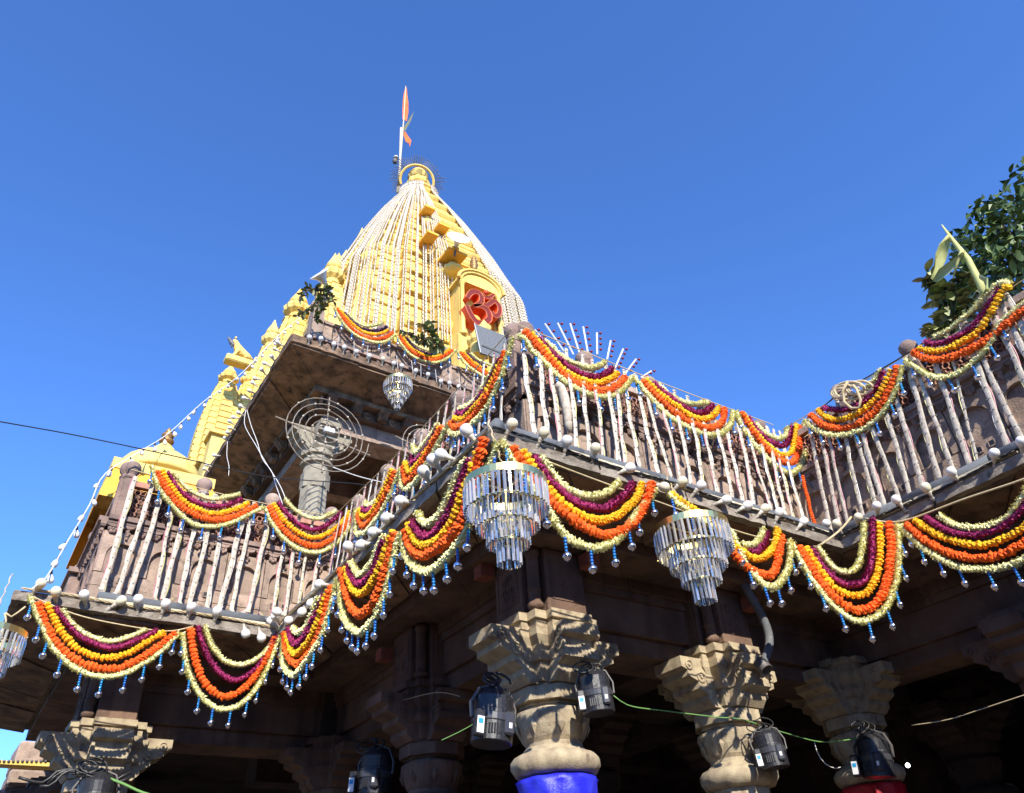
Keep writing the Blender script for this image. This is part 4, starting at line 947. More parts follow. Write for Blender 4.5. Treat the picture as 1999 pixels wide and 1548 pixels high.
mb.add([P, P + Vector((.12, 0, .02)), P + Vector((0, .03, .03)), P + Vector((-.1, 0, .05)), P + Vector((.02, .02, -.03))], [(0, 1, 2), (0, 2, 3), (0, 4, 1), (4, 3, 2), (0, 3, 4), (1, 4, 2)]); part('bird_body', mb, M['bird'], pg2)

YK = 10.0
def kp(p): return onY(p, YK)
C0 = kp((310, 930)); kiosk = thing('domed_kiosk', 'small yellow domed kiosk with a brass finial behind the left-hand balcony', 'kiosk', (C0.x, YK, 2.7))
R0 = .56
mb = MB(); zd = C0.z - .06
mb.lathe([(R0, zd), (R0 * 1.03, zd + 0.040), (R0 * .98, zd + 0.080), (R0 * .93, zd + 0.176), (R0 * .80, zd + 0.288), (R0 * .60, zd + 0.376), (R0 * .40, zd + 0.432), (R0 * .33, zd + 0.448)], (C0.x, YK + .1, 0), 32, wave=lambda i, a: 1 + (.012 * math.cos(16 * a) if i > 1 else 0)); part('dome', mb, M['yellow'], kiosk, smooth=True)
mb = MB(); mb.lathe([(R0 * .40, zd + 0.436), (R0 * .36, zd + 0.464), (R0 * .30, zd + 0.496), (R0 * .16, zd + 0.592), (R0 * .09, zd + 0.640)], (C0.x, YK + .1, 0), 20, wave=lambda i, a: 1 + .05 * math.cos(10 * a)); part('lotus_cap', mb, M['yellow'], kiosk)
mb = MB(); mb.lathe([(.04, zd + 0.640), (.10, zd + 0.664), (.10, zd + 0.696), (.03, zd + 0.720), (.08, zd + 0.752), (.085, zd + 0.784), (.03, zd + 0.816), (.05, zd + 0.840), (.008, zd + 0.912)], (C0.x, YK + .1, 0), 16); part('brass_finial', mb, M['gold2'], kiosk, smooth=True)
e0 = kp((195, 948)); 
mb = MB(); ex0, ex1, ey0, ey1, ez = e0.x - .0, e0.x + 1.25, YK - .75, YK + .95, e0.z
mb.box((ex0 + .02, ey0, ez - .10), (ex1, ey1, ez + .04)); part('eave_slab', mb, M['yellow'], kiosk)
tip = kp((163, 1030))
mb = MB(); mb.hexa([(tip.x, ey0 - .3, tip.z + .05), (ex1 + .25, ey0 - .3, tip.z + .05), (ex1 + .25, ey1 + .3, tip.z + .05), (tip.x, ey1 + .3, tip.z + .05), (ex0 + .03, ey0 + .02, ez - .101), (ex1 - .02, ey0 + .02, ez - .101), (ex1 - .02, ey1 - .02, ez - .101), (ex0 + .03, ey1 - .02, ez - .101)])
mb2 = MB()
A_ = [(tip.x, ey0 - .3, tip.z), (ex1 + .25, ey0 - .3, tip.z), (ex1 + .25, ey1 + .3, tip.z), (tip.x, ey1 + .3, tip.z)]; B2 = [(ex0 + .03, ey0 + .02, ez - .101), (ex1 - .02, ey0 + .02, ez - .101), (ex1 - .02, ey1 - .02, ez - .101), (ex0 + .03, ey1 - .02, ez - .101)]
up_ = Vector((0, 0, .05)); V = A_ + B2 + [(v[0], v[1], v[2] - .05) for v in A_] + [(v[0], v[1], v[2] - .06) for v in B2]
F = []
for q in range(4): r = (q + 1) % 4; F += [(q, r, r + 4, q + 4), (q + 8, q + 12, r + 12, r + 8), (q, q + 8, r + 8, r), (q + 4, r + 4, r + 12, q + 12)]
mb2.add(V, F); part('sloping_awning', mb2, M['yellow_deep'], kiosk)
for (x, y) in ((ex0 + .3, ey0 + .3), (ex1 - .3, ey0 + .3), (ex0 + .3, ey1 - .3), (ex1 - .3, ey1 - .3)):
    mb = MB(); mb.box((x - .10, y - .10, 2.7), (x + .10, y + .10, ez - .62)); part('pillar', mb, M['ochre'], kiosk)
    mb = MB(); mb.box((x - .16, y - .16, ez - .619), (x + .16, y + .16, ez - .50)); mb.box((x - .12, y - .12, ez - .499), (x + .12, y + .12, ez - .36)); mb.box((x - .2, y - .2, ez - .359), (x + .2, y + .2, ez - .102)); part('yellow_capital', mb, M['yellow'], kiosk)

# stone gate pieces seen under the left eave
g = thing('stone_gateway', 'sunlit pink stone gateway pieces seen below the left end of the eave', 'gateway', (.4, 13, GZ))
for (p0, p1, dz, m_) in (((40, 1445), (120, 1500), 0, 'stone_pink'), ((20, 1500), (110, 1535), .0, 'stone_pink'), ((-20, 1540), (140, 1640), 0, 'stone')):
    a, b = onY(p0, 13.0), onY(p1, 13.0); mb = MB(); mb.bevbox((a.x, 13, b.z), (b.x + 1, 13.9, a.z), .03, .01); part('block', mb, M[m_], g)
a, b = onY((-60, 1480), 12.5), onY((110, 1497), 12.5); mb = MB(); mb.box((a.x, 12.5, b.z), (b.x + .6, 12.75, a.z)); o = part('rail_beam', mb, M['yellow'], None); tagged(o, 'yellow painted beam with rows of bolt heads crossing below the left eave', 'beam')
mb = MB()
for i in range(12): c = onY((-10 + i * 9, 1486), 12.49); mb.ball(c, .018, 6, 4)
part('bolt_heads', mb, M['iron'], o, kind='stuff')
# next parapet block left of the balcony
g = thing('stone_block', 'brown stone parapet end with recessed panel left of the left-hand balcony', 'stone block', onY((150, 1165), 8.6))
a, b = onY((138, 1118), 8.6), onY((200, 1170), 8.6); mb = MB(); mb.bevbox((a.x, 8.6, b.z - .2), (b.x, 9.4, a.z), .015, .004); part('pier', mb, M['stone'], g)
mb = MB(); mb.box((a.x - .03, 8.55, a.z - .0), (b.x, 9.4, a.z + .05)); part('coping', mb, M['stone'], g)

# ================================================================ GARLANDS
def cr(P, step=.012):
    """smooth curve through the points, resampled at an even step"""
    Q = []
    for i in range(len(P) - 1):
        p0, p1, p2, p3 = P[max(i - 1, 0)], P[i], P[i + 1], P[min(i + 2, len(P) - 1)]
        for k in range(8):
            f = k / 8; Q.append(.5 * ((2 * p1) + (p2 - p0) * f + (2 * p0 - 5 * p1 + 4 * p2 - p3) * f * f + (3 * p1 - p0 - 3 * p2 + p3) * f ** 3))
    Q.append(P[-1]); out = [Q[0].copy()]; acc = 0
    for i in range(1, len(Q)):
        a, b = Q[i - 1], Q[i]; l = (b - a).length
        if l < 1e-9: continue
        while acc + l >= step:
            f = (step - acc) / l; a = a.lerp(b, f); out.append(a.copy()); l = (b - a).length; acc = 0
            if l < 1e-9: break
        acc += l
    return out
NPR = np.random.RandomState(3)
def fuzzy(path, r, petals=13, lw=1.0):
    """a string of threaded petals: rings of small pointed petals all round the cord (vectorised)"""
    P = np.array([tuple(p) for p in path]); n = len(P)
    T = np.gradient(P, axis=0); T /= np.linalg.norm(T, axis=1)[:, None] + 1e-9
    ref = np.array([.31, .22, .92]); A = np.cross(T, ref); A /= np.linalg.norm(A, axis=1)[:, None]; B = np.cross(T, A)
    an = NPR.uniform(0, 2 * math.pi, (n, petals)); rr = r * NPR.uniform(.68, 1.20, (n, petals)) * (1 + .13 * np.sin(np.arange(n) * 1.9) + .06 * np.sin(np.arange(n) * .37))[:, None]
    D = A[:, None] * np.cos(an)[..., None] + B[:, None] * np.sin(an)[..., None]
    Tn = -A[:, None] * np.sin(an)[..., None] + B[:, None] * np.cos(an)[..., None]
    tilt = NPR.uniform(-.6, .6, (n, petals))[..., None] * T[:, None] * r
    C = P[:, None] + D * r * .35; tip = P[:, None] + D * rr[..., None] + tilt
    wdt = r * .30 * lw; mid = P[:, None] + D * (rr[..., None] * .78) + tilt * .7
    V = np.stack([C, mid + Tn * wdt + T[:, None] * r * .08, tip, mid - Tn * wdt - T[:, None] * r * .08], 2).reshape(-1, 3)
    m = n * petals; base = np.arange(m)[:, None] * 4; F = np.concatenate([base + np.array([0, 1, 2]), base + np.array([0, 2, 3])], 0)
    # core
    k = 6; ca = np.arange(k) * 2 * math.pi / k; cv = (P[:, None] + (A[:, None] * np.cos(ca)[None, :, None] + B[:, None] * np.sin(ca)[None, :, None]) * r * .62).reshape(-1, 3)
    o = len(V); V = np.concatenate([V, cv]); cf = []
    for i in range(n - 1):
        for j in range(k): a = o + i * k + j; b = o + i * k + (j + 1) % k; cf.append((a, b, b + k)); cf.append((a, b + k, a + k))
    return V, np.concatenate([F, np.array(cf)]) if cf else F
def np_mesh(name, V, F, mat, org):
    me = bpy.data.meshes.new(name); V = V - np.array(org); nv, nf = len(V), len(F)
    me.vertices.add(nv); me.vertices.foreach_set('co', V.astype(np.float32).ravel())
    me.loops.add(nf * 3); me.loops.foreach_set('vertex_index', F.astype(np.int32).ravel())
    me.polygons.add(nf); me.polygons.foreach_set('loop_start', np.arange(0, nf * 3, 3, dtype=np.int32))
    me.materials.append(mat); me.update(calc_edges=True); return me
def marigold_mesh(name, mat, seed):
    r = random.Random(seed); mb = MB(); n = 14; m = 6; V = []; F = []
    for i in range(m + 1):
        th = math.pi * i / m
        for k in range(n):
            a = 2 * math.pi * (k + .5 * (i % 2)) / n; e = r.uniform(.84, 1.14) * (1.10 if (k + i) % 2 else .86)
            q = max(math.sin(th), .10) * e; V.append((q * math.cos(a), q * math.sin(a), -.66 * math.cos(th) * r.uniform(.9, 1.08)))
    for i in range(m):
        for k in range(n):
            a = i * n + k; b = i * n + (k + 1) % n; F.append((a, b, b + n)); F.append((a, b + n, a + n))
    F.append(tuple(reversed(range(n)))); F.append(tuple(range(m * n, m * n + n)))
    mb.add(V, F); return mb.mesh(name, mat)
MG = {c: [marigold_mesh('marigold', M[c], i + (5 if c == 'orange_f' else 0)) for i in range(4)] for c in ('orange_f', 'yellow_f')}
# bead drop with a silvered ball
tb = MB(); tb.tube([(0, 0, .02), (0, 0, -.10)], .0016, 4)
for i in range(5): tb.ball((0, 0, -.006 - i * .0195), .0104 + .0014 * (i % 2), 8, 5, sz=.92)
BEADS = tb.mesh('bead_string', M['blue_b'], True)
tb = MB(); tb.ball((0, 0, 0), .0275, 16, 10); tb.ball((0, 0, -.027), .006, 6, 4); BALL = tb.mesh('silver_ball', M['silver'], True)
SWAG_N = [0]
def swag(label, where, group, proj, strands, tassel_step=.17, rs=1.0, tassel_from=.05, tassels=True):
    """strands: list of (colour, radius, pixel polyline); the first is the outer cream one that carries the bead drops"""
    first = [proj(p) for p in strands[0][2]]
    t = thing('flower_garland', label, 'garland', first[0], group)
    for si, (colr, r, px) in enumerate(strands):
        P = [proj(p) for p in px]; r *= rs
        if colr in ('cream_f', 'purple_f', 'violet_f'):
            path = cr(P, .0105)
            if len(path) < 3: continue
            # slight natural unevenness
            path = [p + noise.noise_vector(p * 9 + Vector((si, 0, 0))) * .006 for p in path]
            V, F = fuzzy(path, r, 14, 1.0 if colr == 'cream_f' else .8); org = path[0]
            nm = 'cream_flower_string' if colr == 'cream_f' else 'purple_flower_string'
            me = np_mesh(nm, V, F, M[colr], org); o = place(nm, me, t, org)
            if si == 0 and tassels:
                d = tassel_from
                L_ = len(path) * .0105
                while d < L_ - .03:
                    i = int(d / .0105); p = path[min(i, len(path) - 1)]
                    q = Vector((p.x, p.y, p.z - r * .6)); tw = rnd.uniform(-.14, .14)
                    nrm = Vector((rnd.uniform(-.08, .08), rnd.uniform(-.08, .08), 0))
                    b = place('bead_drop', BEADS, t, q, (nrm.x, nrm.y, tw)); off = Matrix.Rotation(nrm.y, 3, 'Y') @ Matrix.Rotation(nrm.x, 3, 'X') @ Vector((0, 0, -.150))
                    off = Vector((-.150 * math.sin(nrm.y), .150 * math.sin(nrm.x), -.150 * math.cos(nrm.x)))
                    bo = bpy.data.objects.new('silver_ball', BALL); COL.objects.link(bo); bo.parent = b; bo.location = (0, 0, -.116)
                    d += tassel_step * rnd.uniform(.85, 1.15)
        else:
            step = r * (1.10 if colr == 'orange_f' else 1.20); path = cr(P, step); nm = 'orange_marigold_string' if colr == 'orange_f' else 'yellow_marigold_string'
            mb = MB(); mb.tube(path if len(path) > 1 else P, r * .32, 4); cord = part(nm, mb, M[colr], t, org=path[0])
            for i, p in enumerate(path):
                tg = (path[min(i + 1, len(path) - 1)] - path[max(i - 1, 0)]).normalized()
                qt = Vector((0, 0, 1)).rotation_difference(tg if rnd.random() < .8 else -tg); e = (qt.to_matrix() @ Matrix.Rotation(rnd.uniform(0, 6.28), 3, 'Z') @ Matrix.Rotation(rnd.uniform(-.3, .3), 3, 'X')).to_euler()
                k = r * rnd.uniform(.90, 1.16)
                place('marigold', rnd.choice(MG[colr]), cord, p + Vector((rnd.uniform(-1, 1), rnd.uniform(-1, 1), rnd.uniform(-1, 1))) * r * .10, e, k)
    SWAG_N[0] += 1
    return t
def px(s): 
    v = [float(q) for q in s.replace(',', ' ').split()]; return list(zip(v[0::2], v[1::2]))
def ST(c, o='', y='', p='', ci='', pur='purple_f'):
    L_ = [('cream_f', .0290, px(c))]
    if o: L_.append(('orange_f', .0325, px(o)))
    if y: L_.append(('yellow_f', .0285, px(y)))
    if p: L_.append((pur, .0315, px(p)))
    if ci: L_.append(('cream_f', .0285, px(ci)))
    return L_
planeLD = lambda p: onY(p, Y1 - .06)
planeLC = lambda p: onX(p, X0 - .06)
planeLA = lambda p: onY(p, Y0 - .06)
planeLB = lambda p: onX(p, X1 - .06)
GL = 'flower garlands hanging below the eave'; GU = 'flower garlands looped along the balcony rail'
swag('wide five-strand flower garland at the left end of the eave, below the left-hand balcony', 'D', GL, planeLD, ST(
 '60 1165 75 1205 105 1265 150 1307 205 1322 255 1310 310 1275 350 1235', '75 1180 95 1230 130 1275 180 1302 235 1303 290 1275 343 1235',
 '92 1180 115 1225 150 1265 200 1284 250 1275 300 1245 322 1235', '108 1185 130 1215 165 1248 215 1265 260 1253 305 1232', '122 1190 145 1222 175 1242 215 1252 255 1243 285 1228'))
swag('deep flower garland without yellow strand, second from the left below the eave', 'D', GL, planeLD, ST(
 '357 1235 365 1300 390 1355 430 1385 475 1372 515 1320 540 1255 548 1225', '372 1230 382 1290 405 1340 440 1360 480 1340 515 1290 538 1240', '',
 '386 1222 400 1270 425 1310 460 1328 500 1305 525 1265 545 1235', '400 1222 415 1262 440 1290 475 1298 510 1280 535 1250'))
swag('narrow flower garland just right of the inner corner bulb cluster, lowest on the steep side', 'C', GL, planeLC, ST(
 '552 1243 552 1280 557 1303 574 1317 597 1292 624 1250 639 1205 650 1165 658 1130', '556 1238 558 1265 568 1287 583 1295 607 1272 624 1232 637 1184 646 1142',
 '561 1238 566 1262 578 1277 597 1259 613 1229 625 1197 636 1163 640 1150', '565 1227 569 1245 580 1256 594 1244 607 1218 619 1196 627 1172 631 1160', '573 1225 582 1235 597 1224 607 1202 615 1180 622 1163'), .15)
swag('long pointed flower garland in the middle of the steep side below the eave', 'C', GL, planeLC, ST(
 '662 1130 666 1180 678 1216 702 1234 729 1210 746 1171 761 1121 773 1067 781 1041', '666 1115 675 1156 690 1192 708 1198 729 1174 746 1127 761 1082 773 1038',
 '675 1112 687 1145 705 1159 726 1136 744 1097 758 1058 767 1038', '681 1106 693 1133 708 1139 726 1118 738 1082 749 1052', '684 1097 702 1121 720 1106 735 1073 750 1044'), .15)
swag('flower garland left of the largest chandelier, sweeping up to the front corner', 'C', GL, planeLC, ST(
 '785 1041 788 1067 800 1097 827 1115 850 1109 874 1085 895 1061 910 1035 935 975 955 912 973 862', '793 1038 800 1067 821 1085 850 1073 877 1050 895 1026 910 985 926 930 938 885 945 855',
 '797 1026 812 1055 833 1064 862 1047 883 1014 901 966 918 925 933 880', '807 1020 821 1041 842 1044 865 1017 883 978 901 934 916 895', '815 1002 830 1021 853 1011 868 984 883 949 898 916 910 898'), .16)
swag('large flower garland right of the largest chandelier under the front corner', 'A', GL, planeLA, ST(
 '980 861 998 894 1018 925 1038 950 1055 975 1076 1005 1100 1042 1124 1059 1160 1071 1196 1059 1220 1035 1240 1008 1262 980 1280 955',
 '1002 877 1016 900 1028 918 1052 951 1076 981 1100 999 1130 1023 1175 1044 1211 1038 1238 1020 1252 999 1265 969 1273 944',
 '1022 883 1040 912 1061 939 1082 966 1109 990 1139 1008 1172 1016 1205 1007 1232 984 1246 966 1254 945',
 '1040 890 1058 915 1082 948 1115 975 1148 990 1184 992 1211 975 1226 957 1236 942', '1058 891 1073 915 1100 948 1130 965 1160 969 1187 960 1208 941'), .20)
swag('flower garland partly hidden by the second chandelier on the right-hand side', 'A', GL, planeLA, ST(
 '1302 962 1325 985 1355 1008 1395 1030 1427 1040 1443 1074 1469 1120 1502 1146 1527 1133 1542 1091 1543 1053', '1433 1080 1455 1105 1490 1123 1511 1116 1521 1079 1527 1045',
 '1312 966 1340 985 1375 1008 1410 1045 1452 1079 1477 1091 1502 1079 1515 1053 1518 1032', '1464 1078 1478 1076 1490 1062 1499 1039', '1448 1064 1469 1064 1485 1049 1491 1032'), .17)
A1_ = onY((1550, 1060), Y0 - .06); B1_ = onX((1752, 1020), X1 - .06); dN = Vector((0, 0, 1)).cross(B1_ - A1_).normalized()
swag('deep flower garland spanning the inner corner between the right-hand balconies', 'AB', GL, lambda p: onP(p, A1_, dN), ST(
 '1548 1060 1561 1091 1586 1133 1620 1175 1662 1209 1695 1211 1729 1188 1750 1133 1756 1074 1752 1022', '1561 1070 1582 1104 1607 1142 1645 1179 1683 1192 1716 1171 1733 1129 1739 1070 1736 1020',
 '1574 1070 1599 1108 1624 1142 1662 1163 1695 1154 1714 1112 1718 1062 1716 1016', '1586 1072 1611 1112 1641 1137 1666 1142 1691 1129 1703 1083 1704 1011', '1597 1068 1620 1100 1649 1118 1674 1104 1686 1062 1687 1020'), .19)
swag('broad flower garland at the right edge below the eave of the balcony wing', 'B', GL, planeLB, ST(
 '1758 1024 1788 1058 1830 1087 1880 1108 1930 1110 1977 1100 2010 1080 2045 1045 2070 1000', '1771 1024 1800 1049 1842 1074 1893 1089 1947 1085 1985 1068 2025 1040 2050 1000',
 '1788 1016 1821 1039 1863 1056 1914 1064 1956 1053 1999 1030 2030 1000', '1809 1011 1847 1032 1893 1043 1935 1037 1970 1018 1999 990 2020 960', '1834 1007 1863 1024 1905 1030 1947 1020 1978 996 1999 965 2012 940'), .17)
planeUD = lambda p: onY(p, 7.24); planeUC = lambda p: onX(p, 2.66); planeUA = lambda p: onY(p, 3.60); planeUB = lambda p: onX(p, 5.79)
swag('flower garland hanging from the leaning corner post of the left-hand balcony', 'D', GU, planeUD, ST(
 '297 909 307 945 326 974 351 1003 383 1025 420 1028 456 1019 488 1003 514 990', '307 923 326 956 351 985 383 1006 420 1015 459 1008 499 988',
 '317 920 336 952 362 981 391 996 423 1003 459 994 488 981', '327 921 347 952 376 977 409 988 441 987 474 974', '340 923 358 945 383 965 416 974 445 970 467 965'), .20)
swag('flower garland before the grey pavilion column on the left-hand balcony rail', 'D', GU, planeUD, ST(
 '517 990 528 1017 553 1050 582 1072 615 1079 648 1068 673 1043 686 1020 690 1000', '525 990 543 1021 572 1050 611 1066 644 1055 669 1032 686 1008',
 '534 985 553 1014 579 1037 611 1050 644 1039 669 1017 684 999', '543 981 564 1006 590 1028 619 1034 644 1021 666 1001', '555 974 575 995 600 1010 626 1012 655 997'), .20)
swag('lowest rail garland of the steep side, closest to the left-hand balcony', 'C', GU, planeUC, ST(
 '695 996 696 1038 708 1041 726 1026 744 1002 761 969 773 937 782 913', '699 1005 708 1026 726 1014 747 978 761 949 773 916', '702 996 711 1009 729 996 744 966 758 934 767 914', '708 993 717 996 729 990', '714 981 723 986 735 978'), .2)
swag('middle rail garland of the steep side, looping above three tilted bulbs', 'C', GU, planeUC, ST(
 '782 916 784 943 793 954 809 943 827 919 845 886 859 859 870 833', '788 913 793 940 806 931 827 898 848 862 865 830', '791 904 799 922 815 907 833 880 851 850 859 830', '803 889 806 904 821 892 839 865 856 833', '806 871 813 882 830 865 845 845 856 827'), .2)
swag('steep rail garland climbing left up to the corner ball head', 'C', GU, planeUC, ST(
 '876 827 881 845 899 845 924 827 949 799 966 763 980 731 991 692 1001 658', '881 827 892 835 917 820 941 788 963 753 977 718 988 682', '888 817 906 817 927 795 949 767 966 731 980 703', '893 806 913 803 934 778 952 753 966 721 977 699', '899 797 924 785 945 756 959 728 973 703'), .16)
swag('rail garland running right from the front corner in front of the red LED rods', 'A', GU, planeUA, ST(
 '1011 656 1024 663 1042 687 1063 707 1081 727 1105 747 1130 763 1163 774 1192 774 1210 765 1222 752 1232 738', '1026 647 1040 663 1060 689 1080 710 1101 732 1127 750 1154 760 1181 763 1199 757 1213 745 1222 734',
 '1038 653 1054 671 1072 694 1094 716 1118 734 1145 745 1168 747 1192 739 1208 727', '1052 658 1069 682 1087 698 1109 716 1130 729 1154 736 1174 734 1190 725 1195 718', '1062 663 1080 680 1099 698 1123 710 1145 718 1165 716 1181 707'), .19)
swag('second rail garland right of the front corner, below two ball heads', 'A', GU, planeUA, ST(
 '1238 739 1263 768 1297 806 1334 831 1376 848 1406 848 1427 827 1431 802', '1255 745 1280 772 1318 806 1355 829 1389 835 1410 823 1414 797', '1261 743 1292 772 1326 797 1355 816 1381 818 1397 806 1404 793',
 '1273 747 1305 774 1334 795 1360 806 1381 802 1391 791', '1284 751 1309 772 1343 787 1381 787'), .19)
swag('narrow deep rail garland beside the inner corner of the right-hand balcony', 'A', GU, planeUA, ST(
 '1437 802 1452 839 1481 877 1515 911 1544 923 1565 906 1574 869 1570 827', '1448 806 1469 839 1494 873 1523 898 1548 902 1559 873 1561 831', '1452 810 1473 843 1502 873 1527 888 1546 881 1551 852 1555 827',
 '1460 814 1485 848 1511 867 1532 869 1542 848 1544 831', '1473 827 1494 846 1515 856 1532 852 1538 835'), .19)
swag('rail garland beneath the knotted rope on the balcony wing', 'B', GU, planeUB, ST(
 '1571 820 1586 833 1608 844 1637 850 1665 844 1696 831 1722 807 1742 776 1755 745 1763 712', '1584 811 1604 827 1630 835 1659 833 1687 820 1714 796 1733 767 1747 737 1753 712', '1597 801 1617 816 1643 818 1670 809 1696 792 1718 765 1733 737 1742 719',
 '1608 795 1630 799 1654 797 1683 785 1705 763 1718 741 1727 723', '1667 775 1683 765 1700 748 1714 728 1720 720'), .19)
swag('topmost rail garland at the right edge, under the leafy branches', 'B', GU, planeUB, ST(
 '1768 703 1791 719 1817 734 1843 737 1872 728 1900 706 1929 678 1949 636 1967 617 1999 592 2030 575', '1784 689 1808 699 1837 701 1867 693 1898 680 1929 662 1956 640 1999 606 2030 585', '1795 680 1823 685 1852 680 1883 664 1907 649 1925 625 1942 595 1960 563 1975 560',
 '1806 669 1834 670 1863 658 1889 644 1916 617 1938 584 1951 562', '1824 658 1857 639 1897 606 1927 573 1953 551 1975 556'), .19)
planePV = lambda p: onY(p, PY + .28)
GP = 'small garlands on the pavilion roof'
swag('leftmost small garland on the pavilion roof below the yellow tower', 'P', GP, planePV, ST(
 '653 601 667 627 685 647 707 661 735 669 755 666 771 653', '659 604 673 624 692 646 713 658 735 662 754 658 766 649', '664 606 679 623 701 643 723 652 744 651 758 644', '671 610 689 629 707 641 729 646 747 644 755 637', '679 613 696 629 715 637 732 635 747 630', 'violet_f'), .24)
swag('middle small garland on the pavilion roof under the wilted leaves', 'P', GP, planePV, ST(
 '774 655 785 674 800 691 820 703 844 708 862 705 878 696 889 683', '780 655 792 674 809 689 828 700 850 702 870 693 884 684', '783 655 797 674 813 686 831 695 850 697 866 690 878 682', '794 660 809 678 828 689 847 692 865 684', '797 661 813 675 831 683 850 688 860 683', 'violet_f'), .24)
swag('short partly hidden garland on the pavilion roof next to the grey board', 'P', GP, planePV, ST(
 '893 684 903 704 920 720 945 736 975 745', '899 688 915 706 935 722 960 735', '905 688 922 705 942 719 962 730', '912 690 928 705 950 718', '919 690 935 703 955 712 970 716', 'violet_f'), .24)
# single orange string hanging at the inner corner
mbp = px('1567 930 1572 955 1578 975 1583 1000 1593 1028'); t = thing('flower_string', 'single thin orange flower string dangling at the inner corner of the balconies', 'flower string', planeUA(mbp[0]))
pa = cr([onY(p, 3.5) for p in mbp], .022); cord_mb = MB(); cord_mb.tube(pa, .004, 4); cord = part('cord', cord_mb, M['orange_f'], t)
for p in pa: place('marigold', MG['orange_f'][0], cord, p, (rnd.uniform(-.3, .3), rnd.uniform(-.3, .3), rnd.uniform(0, 6)), .017)

# ================================================================ LIGHT STRIPS hanging from rail to eave
def inc(f):   # sloping planes of the strips
    if f == 'A': a, b = Vector((3, 3.665, 4.06)), Vector((3, 3.44, 2.79)); h = Vector((1, 0, 0))
    if f == 'B': a, b = Vector((5.86, 3, 4.06)), Vector((5.74, 3, 2.79)); h = Vector((0, 1, 0))
    if f == 'C': a, b = Vector((2.72, 5, 4.06)), Vector((2.60, 5, 2.79)); h = Vector((0, 1, 0))
    if f == 'D': a, b = Vector((1, 7.30, 4.06)), Vector((1, 7.24, 2.79)); h = Vector((1, 0, 0))
    return a, (b - a).cross(h).normalized(), h
def strip(f, P_top, P_bot, w_, label, group, up=True, hook=False):
    a, N_, h = inc(f); t = thing('light_strip', label, 'light strip', P_top, group)
    L_ = (P_top - P_bot).length; n = max(8, int(L_ / .05)); pth = []; ph = rnd.uniform(0, 6.28)
    for i in range(n + 1):
        f_ = i / n; p = P_top.lerp(P_bot, f_); p = p + h * (.007 * math.sin(f_ * 5 + ph) + .002 * math.sin(f_ * 23 + ph * 2)) + N_ * (.005 * math.sin(f_ * 6 + ph)); pth.append(p)
    if hook:
        e = pth[-1]; sg = rnd.choice((-1, 1)); pth += [e + h * .03 * sg + Vector((0, 0, -.03)), e + h * .09 * sg + Vector((0, 0, -.03)), e + h * .14 * sg + Vector((0, 0, .02))]
    mb = MB(); rad = [w_ * (1.08 + .08 * math.sin(i * .7 + ph) + rnd.uniform(-.07, .07)) for i in range(len(pth))]
    if hook: rad[-3:] = [w_ * .6, w_ * .45, w_ * .3]
    mb.tube(pth, rad, 9, flat=.42, jit=.05, up=h); part('wrapped_strip', mb, M['strip'], t)
    for c_, s_ in (('wire_y', .95), ('wire_p', -.9)):
        if rnd.random() < .75:
            mb = MB(); mb.tube([p + h * (w_ * s_ + .008 * math.sin(i * .7 + ph)) + N_ * rnd.uniform(-.004, .004) for i, p in enumerate(pth)], .0035, 4); part('wire', mb, M[c_] if rnd.random() < .7 else M['wire_w'], t)
    mb = MB(); i = 1
    side = rnd.choice((-1, 1))
    while i < n:
        p = pth[i]; cN = -N_ if N_.dot(Vector((-1, -1, 0))) < 0 else N_
        q = p + cN * (w_ * .42) + h * rnd.uniform(-.2, .2) * w_; mb.ball(q, .0078, 6, 4); q2 = p + h * w_ * 1.15 * side; mb.ball(q2, .0075, 5, 4)
        i += 2
    part('led_nodes', mb, M['node'], t, kind='stuff')
